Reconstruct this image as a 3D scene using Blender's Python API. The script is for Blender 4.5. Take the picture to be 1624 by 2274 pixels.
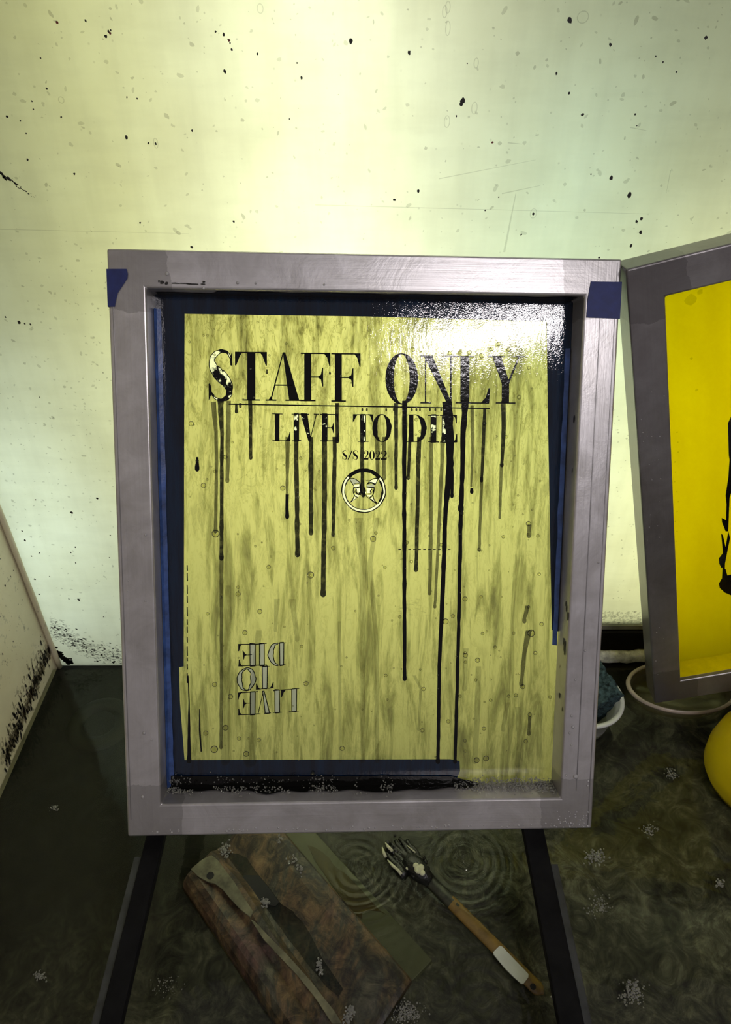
import bpy, bmesh, math, random
from mathutils import Vector, Matrix, Euler, noise
random.seed(7)
for o in list(bpy.data.objects): bpy.data.objects.remove(o)
S = bpy.context.scene
COL = S.collection

# ------------------------------------------------------------------ camera
W, H = 1624, 2274
FPX, PITCH, ROLL, CZ = 1596.0, 0.64647, -0.00254, 0.8756
_R = Vector((1, 0, 0)); _F = Vector((0, math.cos(PITCH), -math.sin(PITCH))); _U = _R.cross(_F)
CR = _R*math.cos(ROLL) + _U*math.sin(ROLL); CU = -_R*math.sin(ROLL) + _U*math.cos(ROLL); CF = _F
CAM = Vector((0, 0, CZ))
cd = bpy.data.cameras.new('camera'); cam = bpy.data.objects.new('camera', cd); COL.objects.link(cam)
cd.sensor_fit = 'HORIZONTAL'; cd.sensor_width = 36; cd.lens = FPX/W*36; cd.clip_start = 0.01
m = Matrix((CR, CU, -CF)).transposed().to_4x4(); m.translation = CAM; cam.matrix_world = m
S.camera = cam

# ------------------------------------------------------------------ world, exposure, lights
S.view_settings.view_transform = 'Standard'; S.view_settings.look = 'None'
S.view_settings.gamma = 1; S.view_settings.use_curve_mapping = False
S.view_settings.exposure = 0.0
wd = bpy.data.worlds.new('dim_room'); S.world = wd; wd.use_nodes = True
wd.node_tree.nodes['Background'].inputs[0].default_value = (0.80, 0.74, 0.77, 1)
wd.node_tree.nodes['Background'].inputs[1].default_value = 0.30

YW = 0.76                                  # front face of the backlit wall
def area(name, loc, target, sx, sy, power, col, axis=None):
    ld = bpy.data.lights.new(name, 'AREA'); ld.shape = 'RECTANGLE'; ld.size = sx; ld.size_y = sy
    ld.energy = power; ld.color = col
    o = bpy.data.objects.new(name, ld); COL.objects.link(o); o.location = loc
    d = (Vector(target) - Vector(loc)).normalized()
    o.rotation_euler = d.to_track_quat('-Z', 'Y').to_euler()
    return o
# fluorescent strips (low middle pair added) standing inside the light box behind the translucent sheet
YB = YW + 0.16
TUBES = [(-0.85, 0.60, 0.8, 1.15, (0.86, 1.0, 1.0)), (-0.45, 0.26, 0.42, 0.45, (0.86, 1.0, 1.0)),
         (-0.235, 0.74, 0.80, 0.34, (1.0, 0.96, 0.30)), (-0.04, 0.68, 0.80, 1.36, (1.0, 1.0, 0.84)),
         (-0.12, 0.30, 0.40, 0.72, (1.0, 1.0, 0.80)), (0.13, 0.30, 0.40, 0.80, (1.0, 1.0, 0.80)),  # low pair added behind the upright screen to brighten its mesh
         (0.20, 0.56, 0.44, 0.30, (0.66, 1.0, 1.0)), (0.41, 0.38, 0.55, 0.80, (1.0, 0.98, 0.62)),
         (0.75, 0.60, 0.8, 1.0, (0.95, 1.0, 0.75))]
for x, zc, h, p, c in TUBES:
    area('light_strip', (x, YB, zc), (x, YW, zc), 0.03, h, p, c)

# ------------------------------------------------------------------ helpers
def ray(px, py): return CF + CR*((px - W/2)/FPX) - CU*((py - H/2)/FPX)
def on_z(px, py, z):
    d = ray(px, py); return CAM + d*((z - CAM.z)/d.z)
def on_y(px, py, y):
    d = ray(px, py); return CAM + d*((y - CAM.y)/d.y)
def on_x(px, py, x):
    d = ray(px, py); return CAM + d*((x - CAM.x)/d.x)

def link(name, bm, mats, parent=None, smooth=False, **props):
    me = bpy.data.meshes.new(name); bm.normal_update(); bm.to_mesh(me); bm.free()
    for mt in (mats if isinstance(mats, (list, tuple)) else [mats]): me.materials.append(mt)
    if smooth:
        for p in me.polygons: p.use_smooth = True
    o = bpy.data.objects.new(name, me); COL.objects.link(o)
    if parent: o.parent = parent
    for k, v in props.items(): o[k] = v
    return o
def empty(name, loc, rot=(0, 0, 0), **props):
    o = bpy.data.objects.new(name, None); COL.objects.link(o); o.location = loc; o.rotation_euler = rot
    o.empty_display_size = 0.02
    for k, v in props.items(): o[k] = v
    return o
def box(bm, a, b, mi=0):
    v = [bm.verts.new((x, y, z)) for x in (a[0], b[0]) for y in (a[1], b[1]) for z in (a[2], b[2])]
    for f in ((0,1,3,2),(4,6,7,5),(0,4,5,1),(2,3,7,6),(0,2,6,4),(1,5,7,3)):
        bm.faces.new([v[i] for i in f]).material_index = mi
    return v
def bevel(bm, w, seg=2):
    bmesh.ops.bevel(bm, geom=list(bm.edges), offset=w, segments=seg, profile=0.5, affect='EDGES')
def recalc(bm): bmesh.ops.recalc_face_normals(bm, faces=bm.faces)
def poly(bm, pts, mi=0):
    try:
        f = bm.faces.new([bm.verts.new(p) for p in pts]); f.material_index = mi; return f
    except ValueError: return None
def lathe(bm, prof, n=48, sx=1, sy=1, c=(0,0,0)):
    rings = []
    for r, z in prof:
        if r < 1e-6: rings.append([bm.verts.new((c[0], c[1], c[2]+z))]); continue
        rings.append([bm.verts.new((c[0]+sx*r*math.cos(2*math.pi*i/n), c[1]+sy*r*math.sin(2*math.pi*i/n), c[2]+z)) for i in range(n)])
    for a, b in zip(rings, rings[1:]):
        for i in range(n):
            j = (i+1) % n
            if len(a) == 1 and len(b) == 1: continue
            if len(a) == 1: bm.faces.new((a[0], b[i], b[j]))
            elif len(b) == 1: bm.faces.new((a[i], b[0], a[j]))
            else: bm.faces.new((a[i], b[i], b[j], a[j]))
    recalc(bm)
def ball(bm, c, r, sub=1, flat=1.0, mi=0, nrm=None):
    M = Matrix.Translation(Vector(c))
    if nrm is not None: M = M @ Vector(nrm).to_track_quat('Z', 'Y').to_matrix().to_4x4()
    M = M @ Matrix.Diagonal((r, r, r*flat, 1))
    g = bmesh.ops.create_icosphere(bm, subdivisions=sub, radius=1, matrix=M)
    if mi:
        for v in g['verts']:
            for f in v.link_faces: f.material_index = mi
def tube(bm, pts, rad, n=8, mi=0, cap=True):
    rings = []
    for i, p in enumerate(pts):
        p = Vector(p); a = Vector(pts[max(i-1, 0)]); b = Vector(pts[min(i+1, len(pts)-1)])
        q = (b-a).normalized().to_track_quat('Z', 'Y').to_matrix()
        r = rad[i] if isinstance(rad, (list, tuple)) else rad
        rings.append([bm.verts.new(p + q @ Vector((r*math.cos(2*math.pi*k/n), r*math.sin(2*math.pi*k/n), 0))) for k in range(n)])
    for a, b in zip(rings, rings[1:]):
        for k in range(n):
            f = bm.faces.new((a[k], a[(k+1) % n], b[(k+1) % n], b[k])); f.material_index = mi
    if cap:
        bm.faces.new(rings[0][::-1]).material_index = mi; bm.faces.new(rings[-1]).material_index = mi

# ------------------------------------------------------------------ materials
class NT:
    def __init__(s, name):
        s.m = bpy.data.materials.new(name); s.m.use_nodes = True; s.t = s.m.node_tree
        s.t.nodes.clear(); s.out = s.t.nodes.new('ShaderNodeOutputMaterial')
    def n(s, typ, **kw):
        nd = s.t.nodes.new('ShaderNode'+typ)
        for k, v in kw.items():
            if k.startswith('_'): setattr(nd, k[1:], v)
            else:
                key = int(k[1:]) if k[0] == 'i' and k[1:].isdigit() else k.replace('__', ' ')
                sock = nd.inputs[key]
                if isinstance(v, bpy.types.NodeSocket): s.t.links.new(v, sock)
                elif isinstance(v, bpy.types.Node): s.t.links.new(v.outputs[0], sock)
                else: sock.default_value = (*v, 1) if isinstance(v, tuple) and len(v) == 3 and sock.type == 'RGBA' else v
        return nd
    def done(s, sh): s.t.links.new(sh.outputs[0], s.out.inputs[0]); return s.m
    def coord(s, scale=(1,1,1), loc=(0,0,0), kind='Object'):
        c = s.n('TexCoord'); mp = s.n('Mapping'); s.t.links.new(c.outputs[kind], mp.inputs[0])
        mp.inputs['Scale'].default_value = scale; mp.inputs['Location'].default_value = loc
        return mp
    def noise(s, vec, scale, detail=4, rough=0.6, dist=0.0):
        nd = s.n('TexNoise', Scale=scale, Detail=detail, Roughness=rough, Distortion=dist)
        s.t.links.new(vec.outputs[0], nd.inputs['Vector']); return nd.outputs['Fac']
    def ramp(s, fac, stops, interp='LINEAR'):
        r = s.n('ValToRGB'); s.t.links.new(fac, r.inputs[0]); cr = r.color_ramp; cr.interpolation = interp
        while len(cr.elements) < len(stops): cr.elements.new(0.5)
        for e, (p, c) in zip(cr.elements, stops):
            e.position = p; e.color = (*c, 1) if not isinstance(c, (int, float)) else (c, c, c, 1)
        return r
    def mixc(s, fac, a, b, mode='MIX'):
        nd = s.n('MixRGB', _blend_type=mode)
        for sock, v in zip((nd.inputs[0], nd.inputs[1], nd.inputs[2]), (fac, a, b)):
            if isinstance(v, bpy.types.NodeSocket): s.t.links.new(v, sock)
            elif isinstance(v, bpy.types.Node): s.t.links.new(v.outputs[0], sock)
            elif isinstance(v, tuple): sock.default_value = (*v, 1)
            else: sock.default_value = v if sock.type == 'VALUE' else (v, v, v, 1)
        return nd
    def math(s, op, a, b=0.0, clamp=False):
        nd = s.n('Math', _operation=op, _use_clamp=clamp)
        for sock, v in zip(nd.inputs, (a, b)):
            if isinstance(v, bpy.types.NodeSocket): s.t.links.new(v, sock)
            elif isinstance(v, bpy.types.Node): s.t.links.new(v.outputs[0], sock)
            else: sock.default_value = v
        return nd.outputs[0]
    def mix(s, fac, a, b):
        nd = s.n('MixShader')
        if isinstance(fac, bpy.types.NodeSocket): s.t.links.new(fac, nd.inputs[0])
        else: nd.inputs[0].default_value = fac
        s.t.links.new(a.outputs[0], nd.inputs[1]); s.t.links.new(b.outputs[0], nd.inputs[2]); return nd

def simple(name, col, rough=0.5, metal=0.0, var=0.25, scale=40, bump=0.15, spec=0.5, coat=0.0):
    t = NT(name); c = t.coord(); nz = t.noise(c, scale)
    lo = tuple(max(0, x*(1-var)) for x in col); hi = tuple(x*(1+var) for x in col)
    r = t.ramp(nz, [(0.3, lo), (0.7, hi)])
    b = t.n('Bump', Strength=bump, Distance=0.002, Height=nz)
    p = t.n('BsdfPrincipled', Base__Color=r, Roughness=rough, Metallic=metal, Normal=b.outputs[0])
    p.inputs['Specular IOR Level'].default_value = spec; p.inputs['Coat Weight'].default_value = coat
    p.inputs['Coat Roughness'].default_value = 0.08
    return t.done(p)
def film(name, col, front=(0.1,0.1,0.1), trans=0.9, streak=None, coat=0.0, bump=0.0, rough=0.06):
    """thin backlit sheet: light shines through it, the wet face also reflects"""
    t = NT(name); c = t.coord((1, 1, 1)); colr = col
    if streak: colr = streak(t, col)
    tr = t.n('BsdfTranslucent', Color=colr); df = t.n('BsdfDiffuse', Color=t.mixc(0.5, colr, front))
    sh = t.mix(1-trans, tr, df)
    if coat:
        cs = t.coord((1, 1, 0.35)); nz = t.noise(cs, 190, 3, 0.6); n2 = t.noise(t.coord(), 900, 1, 0.5)
        hh = t.math('ADD', nz, t.math('MULTIPLY', n2, 0.25))
        bp = t.n('Bump', Strength=bump, Distance=0.002, Height=hh)
        fr = t.n('Fresnel', IOR=1.33, Normal=bp.outputs[0])
        gl = t.n('BsdfGlossy', Color=(1, 1, 1), Roughness=rough, Normal=bp.outputs[0])
        sh = t.mix(t.math('MULTIPLY', fr.outputs[0], coat, True), sh, gl)
    return t.done(sh)

# backlit wall sheet
def wall_mat():
    t = NT('translucent_sheet'); c = t.coord((1, 1, 1))
    n1 = t.noise(c, 9, 5, 0.65); n2 = t.noise(t.coord((1, 1, 0.15)), 60, 3); n3 = t.noise(t.coord((0.2, 1, 1)), 70, 3)
    col = t.ramp(n1, [(0.3, (0.83, 0.84, 0.72)), (0.75, (0.90, 0.92, 0.82))])
    vz = t.n('TexVoronoi', Scale=95.0, _feature='F1'); t.t.links.new(c.outputs[0], vz.inputs['Vector'])
    sp = t.ramp(vz.outputs['Distance'], [(0.05, 0.80), (0.13, 1.0)])
    gate = t.ramp(t.noise(c, 30, 2), [(0.5, 1.0), (0.6, 0.0)])
    sp2 = t.mixc(gate.outputs[0], sp, 1.0)
    col = t.mixc(1.0, col, sp2, 'MULTIPLY')
    scr = t.ramp(t.math('MULTIPLY', n2, n3), [(0.10, 0.93), (0.3, 1.0)])
    col = t.mixc(1.0, col, scr, 'MULTIPLY')
    tr = t.n('BsdfTranslucent', Color=col); df = t.n('BsdfDiffuse', Color=(0.45, 0.45, 0.38))
    sh = t.mix(0.12, tr, df)
    gl = t.n('BsdfGlossy', Color=(1, 1, 1), Roughness=0.25)
    return t.done(t.mix(0.02, sh, gl))
M_WALL = wall_mat()

def alu(name, base, dirt):
    t = NT(name); c = t.coord()
    n1 = t.noise(c, 22, 5, 0.65, 0.6)
    # long extrusion scratches, run both ways, fine
    bx = t.noise(t.coord((2, 400, 400)), 1.0, 3, 0.7); bz = t.noise(t.coord((400, 400, 2)), 1.0, 3, 0.7)
    sep = t.n('SeparateXYZ'); tc = t.n('TexCoord'); t.t.links.new(tc.outputs['Object'], sep.inputs[0])
    # left/right bars run along z, top/bottom bars along x
    ax = t.math('ABSOLUTE', t.math('SUBTRACT', sep.outputs[0], 0.254)); side = t.math('GREATER_THAN', ax, 0.216)
    br = t.mixc(side, bx, bz)
    az = t.math('ABSOLUTE', t.math('SUBTRACT', sep.outputs[2], 0.305))
    edge = t.math('ADD', t.math('MULTIPLY', n1, 0.05), 0.0)
    cx_ = t.math('GREATER_THAN', t.math('ADD', ax, t.math('MULTIPLY', n1, 0.02)), 0.206)
    cz_ = t.math('GREATER_THAN', t.math('ADD', az, t.math('MULTIPLY', n1, 0.02)), 0.257)
    corner = t.math('MULTIPLY', cx_, cz_)          # ground and cleaned weld zones
    col = t.ramp(n1, [(0.3, dirt), (0.7, base)])
    col = t.mixc(t.math('MULTIPLY', corner, 0.55), col, tuple(x*0.62 for x in dirt))
    col = t.mixc(0.12, col, br, 'MULTIPLY')
    bp = t.n('Bump', Strength=0.18, Distance=0.0006, Height=br)
    bp2 = t.n('Bump', Strength=0.25, Distance=0.0015, Height=n1, Normal=bp.outputs[0])
    ro = t.math('ADD', t.math('MULTIPLY', n1, 0.20), 0.24)
    p = t.n('BsdfPrincipled', Base__Color=col, Roughness=ro, Metallic=0.62, Normal=bp2.outputs[0])
    return t.done(p)
M_ALU = alu('brushed_aluminium', (0.62, 0.60, 0.61), (0.44, 0.42, 0.41))
M_ALU2 = alu('dull_aluminium', (0.27, 0.26, 0.26), (0.19, 0.175, 0.175))

def emulsion(t, col):
    a = t.noise(t.coord((1, 1, 0.12)), 75, 6, 0.68, 0.5)       # long runs of thinned ink
    b = t.noise(t.coord((1, 1, 0.30)), 120, 4, 0.6, 0.7)
    sep = t.n('SeparateXYZ'); tc = t.n('TexCoord'); t.t.links.new(tc.outputs['Object'], sep.inputs[0])
    r1 = t.ramp(a, [(0.32, (0.20, 0.20, 0.15)), (0.42, (0.50, 0.50, 0.40)), (0.53, (1.0, 1.0, 1.0))])
    r2 = t.ramp(b, [(0.33, (0.30, 0.29, 0.18)), (0.44, (0.82, 0.81, 0.70)), (0.54, (1, 1, 1))])
    up = t.math('MULTIPLY', t.math('SUBTRACT', sep.outputs[2], 0.30), 3.2, True)
    k = t.mixc(up, t.mixc(0.20, (1.0, 1.0, 1.0), r2), r2)
    c = t.mixc(1.0, t.mixc(0.80, (1.0, 1.0, 1.0), r1), k, 'MULTIPLY')
    cl = t.noise(t.coord((1, 1, 0.30)), 48, 5, 0.62, 1.6)        # drying contours
    r3 = t.ramp(cl, [(0.455, (1, 1, 1)), (0.475, (0.48, 0.47, 0.32)), (0.495, (1, 1, 1)), (0.56, (1, 1, 1)), (0.575, (0.58, 0.57, 0.42)), (0.60, (1, 1, 1))])
    c = t.mixc(1.0, c, t.mixc(up, t.mixc(0.22, (1.0, 1.0, 1.0), r3), r3), 'MULTIPLY')
    return t.mixc(1.0, col, c, 'MULTIPLY')
M_EMUL = film('olive_emulsion', (0.70, 0.665, 0.285), (0.25, 0.25, 0.1), 0.95, emulsion, coat=2.2, bump=0.10, rough=0.02)
def faint(t, col):
    a = t.noise(t.coord((1, 1, 0.3)), 14, 4, 0.6)
    r = t.ramp(a, [(0.3, (0.92, 0.9, 0.8)), (0.6, (1, 1, 1))]); return t.mixc(1.0, col, r, 'MULTIPLY')
M_YEL = film('yellow_screen_mesh', (0.86, 0.76, 0.0), (0.7, 0.6, 0.02), 0.93, faint)
def tapes(t, col):
    a = t.noise(t.coord((1, 1, 0.12)), 70, 4, 0.65)
    r = t.ramp(a, [(0.35, (0.12, 0.14, 0.16)), (0.62, (1, 1, 1))]); return t.mixc(1.0, col, r, 'MULTIPLY')
M_TAPE_IN = film('inked_blue_tape', (0.010, 0.075, 0.19), (0.002, 0.014, 0.06), 0.75, tapes, coat=2.2, bump=0.10, rough=0.02)
M_TAPE_FOLD = simple('bright_blue_tape', (0.035, 0.08, 0.25), 0.35, scale=60, var=0.5, bump=0.3)
M_TAPE = simple('navy_tape', (0.010, 0.020, 0.125), 0.6, scale=120, var=0.2)

def ink(name, alpha, col=(0.004, 0.004, 0.003), gloss=0.9):
    t = NT(name); c = t.coord()
    a = t.noise(c, 160, 3, 0.6)
    bp = t.n('Bump', Strength=0.25, Distance=0.001, Height=a)
    p = t.n('BsdfPrincipled', Base__Color=col, Roughness=0.10, Normal=bp.outputs[0])
    p.inputs['Specular IOR Level'].default_value = 0.3*gloss
    if alpha >= 1: return t.done(p)
    tr = t.n('BsdfTransparent', Color=(1, 1, 1))
    f = t.math('MULTIPLY', t.ramp(a, [(0.25, 0.86), (0.5, 1.0)]).outputs[0], alpha)
    return t.done(t.mix(f, tr, p))
M_INK = ink('black_ink', 1.0)
M_INK2 = ink('thin_black_ink', 0.97, (0.006, 0.006, 0.004))
M_INK3 = ink('washed_ink', 0.78, (0.012, 0.011, 0.004))
M_INK4 = ink('faint_ink', 0.30, (0.02, 0.018, 0.008))
M_OPEN = film('open_mesh', (1.0, 1.0, 0.86), (0.8, 0.8, 0.7), 0.96)
M_GREYMESH = film('grey_open_mesh', (0.52, 0.52, 0.50), (0.4, 0.38, 0.4), 0.7)

M_BEIGE = None
def beige():
    t = NT('beige_plastic'); c = t.coord()
    n1 = t.noise(c, 7, 5, 0.6); n2 = t.noise(t.coord((1, 1, 1)), 55, 4, 0.7)
    col = t.ramp(n1, [(0.3, (0.56, 0.50, 0.34)), (0.7, (0.70, 0.64, 0.48))])
    sp = t.ramp(n2, [(0.28, 0.45), (0.40, 1.0)])
    col = t.mixc(1.0, col, sp, 'MULTIPLY')
    return t.done(t.n('BsdfPrincipled', Base__Color=col, Roughness=0.45))
M_BEIGE = beige()

def floor_mat():
    t = NT('silty_shaded_floor'); c = t.coord()
    n1 = t.noise(c, 7, 6, 0.68, 0.8); n2 = t.noise(c, 30, 6, 0.75, 1.6); n3 = t.noise(t.coord((1, 0.35, 1)), 18, 5, 0.7, 2.2)
    col = t.ramp(n1, [(0.28, (0.012, 0.013, 0.007)), (0.45, (0.050, 0.050, 0.036)), (0.62, (0.105, 0.103, 0.075)), (0.8, (0.14, 0.13, 0.095))])
    k = t.ramp(n2, [(0.36, 0.30), (0.5, 1.0), (0.66, 2.5)])
    col = t.mixc(1.0, col, k, 'MULTIPLY')
    k2 = t.ramp(n3, [(0.55, (1, 1, 1)), (0.68, (1.65, 1.62, 1.45))])
    col = t.mixc(1.0, col, k2, 'MULTIPLY')
    # shade towards the back and left of the tray, painted into the floor colour
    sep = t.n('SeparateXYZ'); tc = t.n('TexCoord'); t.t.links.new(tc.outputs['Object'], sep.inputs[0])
    back_shade = t.math('ADD', sep.outputs[1], t.math('MULTIPLY', t.math('SUBTRACT', n1, 0.5), 0.25))
    back_shade = t.math('ADD', back_shade, t.math('MULTIPLY', sep.outputs[0], -0.45))
    r = t.ramp(back_shade, [(0.38, 0.95), (0.56, 0.07)])
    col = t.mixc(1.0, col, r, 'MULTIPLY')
    b = t.n('Bump', Strength=0.5, Distance=0.004, Height=n2)
    return t.done(t.n('BsdfPrincipled', Base__Color=col, Roughness=0.7, Normal=b.outputs[0]))
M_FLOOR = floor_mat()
ZWAT = 0.012

def water_mat():
    t = NT('murky_water'); c = t.coord()
    n1 = t.noise(c, 22, 2, 0.5, 0.8); n2 = t.noise(c, 70, 1, 0.5)
    hh = t.math('ADD', n1, t.math('MULTIPLY', n2, 0.08))
    bp = t.n('Bump', Strength=0.22, Distance=0.003, Height=hh)
    tot = None                                   # rings spreading where drops fell
    for (px, py, amp, wl, dec) in ((795, 1925, 0.0013, 0.0095, 0.030), (1030, 1912, 0.0015, 0.0105, 0.032), (1070, 2240, 0.0003, 0.014, 0.04)):
        c0 = on_z(px, py, ZWAT)
        vm = t.n('VectorMath', _operation='DISTANCE'); t.t.links.new(c.outputs[0], vm.inputs[0]); vm.inputs[1].default_value = (c0.x, c0.y, ZWAT)
        dd = t.math('ADD', vm.outputs['Value'], t.math('MULTIPLY', n1, 0.004))
        wv_ = t.math('MULTIPLY', t.math('COSINE', t.math('MULTIPLY', dd, 2*math.pi/wl)), t.math('EXPONENT', t.math('MULTIPLY', dd, -1/dec)))
        wv_ = t.math('MULTIPLY', wv_, amp)
        tot = wv_ if tot is None else t.math('ADD', tot, wv_)
    bp = t.n('Bump', Strength=1.0, Distance=1.0, Height=tot, Normal=bp.outputs[0])
    fr = t.n('Fresnel', IOR=1.33, Normal=bp.outputs[0])
    tr = t.n('BsdfTransparent', Color=(0.80, 0.82, 0.70)); gl = t.n('BsdfGlossy', Color=(1, 1, 1), Roughness=0.03, Normal=bp.outputs[0])
    return t.done(t.mix(t.math('MULTIPLY', fr.outputs[0], 0.8), tr, gl))
M_WATER = water_mat()

def wood():
    t = NT('stained_wet_wood'); c = t.coord((1, 0.35, 1))
    n1 = t.noise(c, 14, 5, 0.7, 1.2); n2 = t.noise(t.coord((1, 1, 1)), 38, 6, 0.75, 1.0); n3 = t.noise(t.coord((1, 1, 1), (3, 1, 2)), 11, 4, 0.6, 0.5)
    col = t.ramp(n1, [(0.36, (0.022, 0.018, 0.010)), (0.45, (0.085, 0.048, 0.022)), (0.52, (0.13, 0.085, 0.035)), (0.60, (0.035, 0.034, 0.022)), (0.68, (0.12, 0.11, 0.065))])
    col = t.mixc(t.ramp(n3, [(0.55, 0.0), (0.66, 0.8)]).outputs[0], col, (0.10, 0.05, 0.045))
    k = t.ramp(n2, [(0.38, 0.12), (0.50, 0.65), (0.64, 1.35)])
    col = t.mixc(1.0, col, k, 'MULTIPLY')
    b = t.n('Bump', Strength=0.5, Distance=0.002, Height=n2)
    p = t.n('BsdfPrincipled', Base__Color=col, Roughness=0.5, Normal=b.outputs[0]); return t.done(p)
M_WOOD = wood()
M_RAIL = simple('black_rubbered_steel', (0.006, 0.006, 0.0065), 0.75, var=0.5, scale=35, bump=0.2, spec=0.15)
M_RAILF = simple('worn_grey_flange', (0.035, 0.037, 0.04), 0.45, var=0.6, scale=30, bump=0.3)
M_BLACK = simple('black_grime', (0.006, 0.006, 0.005), 0.7)
M_FOAM = None
def foam_mat():
    t = NT('soap_foam'); c = t.coord(); fr = t.n('Fresnel', IOR=1.6)
    tr = t.n('BsdfTransparent', Color=(0.93, 0.93, 0.9)); gl = t.n('BsdfGlossy', Color=(1, 1, 1), Roughness=0.06)
    df = t.n('BsdfDiffuse', Color=(0.55, 0.55, 0.5))
    return t.done(t.mix(0.24, t.mix(t.math('MULTIPLY', fr.outputs[0], 1.0), tr, gl), df))
M_FOAM = foam_mat()
def drop_mat():
    t = NT('water_bead'); lw = t.n('LayerWeight', Blend=0.45)
    tr = t.n('BsdfTransparent', Color=(0.95, 0.95, 0.80)); dk = t.n('BsdfDiffuse', Color=(0.03, 0.03, 0.012))
    gl = t.n('BsdfGlossy', Color=(1, 1, 1), Roughness=0.03)
    f = t.ramp(lw.outputs['Facing'], [(0.35, 0.05), (0.8, 0.9)])
    a = t.mix(f.outputs[0], tr, dk)
    fr = t.n('Fresnel', IOR=1.4)
    return t.done(t.mix(fr.outputs[0], a, gl))
M_DROP = drop_mat()
M_WHITEP = simple('white_plastic', (0.60, 0.62, 0.60), 0.35, var=0.08)
M_TEAL = simple('dark_teal_scrub_fibre', (0.030, 0.052, 0.060), 0.9, var=0.9, scale=170, bump=1.0, spec=0.2)
M_YJUG = simple('glossy_yellow_plastic', (0.62, 0.47, 0.006), 0.28, var=0.08, scale=20, bump=0.05)
def clear_mat():
    t = NT('cloudy_clear_plastic'); fr = t.n('Fresnel', IOR=1.5)
    tr = t.n('BsdfTransparent', Color=(0.9, 0.87, 0.8)); df = t.n('BsdfDiffuse', Color=(0.55, 0.47, 0.40)); gl = t.n('BsdfGlossy', Color=(1, 1, 1), Roughness=0.12)
    n = t.noise(t.coord(), 35, 4)
    return t.done(t.mix(t.math('MULTIPLY', fr.outputs[0], 0.35), t.mix(t.math('MULTIPLY', n, 0.12), tr, df), gl))
M_CLEAR = clear_mat()
M_RIM = simple('cloudy_plastic_rim', (0.42, 0.35, 0.29), 0.25, var=0.15)
M_LEDGE = simple('chalky_white_bar', (0.85, 0.88, 0.76), 0.8, var=0.45, scale=90, bump=1.0)
M_LIP = simple('grey_plastic_lip', (0.22, 0.22, 0.18), 0.5)
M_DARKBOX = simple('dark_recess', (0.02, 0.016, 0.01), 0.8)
M_WHITEIN = simple('white_box_lining', (0.5, 0.51, 0.47), 0.6, var=0.02)
M_BRWOOD = simple('brush_handle_wood', (0.15, 0.090, 0.014), 0.45, var=0.45, scale=60, bump=0.3, coat=0.3)
M_LABEL = simple('pale_tape_label', (0.52, 0.55, 0.46), 0.5, var=0.06, scale=60, bump=0.05)
M_CREAM = simple('cream_paint', (0.50, 0.50, 0.33), 0.6, var=0.15, scale=90)
M_BRISTLE = simple('inky_bristle', (0.010, 0.011, 0.009), 0.25, var=0.5, scale=150, bump=0.8)
M_BLADE = simple('olive_rubber_blade', (0.10, 0.105, 0.058), 0.4, var=0.25, scale=14, bump=0.05)
M_AMBER = simple('amber_wet_stain', (0.055, 0.036, 0.002), 0.35, var=0.3, scale=30)
M_SILVER = simple('grimy_pale_wood_highlight', (0.135, 0.13, 0.072), 0.6, var=0.6, scale=45, bump=0.3)  # pale wood, also the colour of the painted ridge highlight

# ------------------------------------------------------------------ the booth
ZT = 0.95 + 0.35
XL, XR = -0.4855, 1.10
zlip = on_y(1380, 1385, YW).z
bm = bmesh.new()
pts = [(XL, 0.0), (0.02, 0.0), (0.02, zlip), (XR, zlip), (XR, ZT), (XL, ZT)]
fr_ = [bm.verts.new((x, YW, z)) for x, z in pts]; bk = [bm.verts.new((x, YW+0.004, z)) for x, z in pts]
bm.faces.new(fr_); bm.faces.new(bk[::-1])
for i in range(6): j = (i+1) % 6; bm.faces.new((fr_[j], fr_[i], bk[i], bk[j]))
recalc(bm)
wall_back = link('wall_back', bm, M_WALL, kind='structure')
# light box enclosure behind the sheet
bm = bmesh.new()
yb = YW + 0.20
box(bm, (XL-0.6, yb, -0.02), (XR+0.02, yb+0.01, ZT))
box(bm, (XL-0.6, YW+0.005, ZT), (XR+0.02, yb+0.01, ZT+0.01))
box(bm, (XL-0.61, YW+0.005, -0.02), (XL-0.6, yb, ZT)); box(bm, (XR+0.005, YW+0.005, -0.02), (XR+0.015, yb, ZT))
box(bm, (XL-0.6, YW+0.0045, -0.02), (XL-0.001, YW+0.0085, ZT))
link('wall_lightbox', bm, M_WHITEIN, kind='structure')
# side walls, floor
bm = bmesh.new(); box(bm, (XL-0.012, -0.15, 0.0), (XL, YW+0.004, ZT)); link('wall_left', bm, M_BEIGE, kind='structure')
bm = bmesh.new(); box(bm, (XR, -0.15, 0.0), (XR+0.012, YW+0.0, ZT)); link('wall_right', bm, M_BEIGE, kind='structure')
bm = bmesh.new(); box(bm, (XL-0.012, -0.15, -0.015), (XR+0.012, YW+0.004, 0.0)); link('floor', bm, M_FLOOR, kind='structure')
bm = bmesh.new(); box(bm, (XL-0.012, -0.165, -0.015), (XR+0.012, -0.15, 0.10)); link('trim_1', bm, M_BEIGE, kind='structure')
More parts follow.
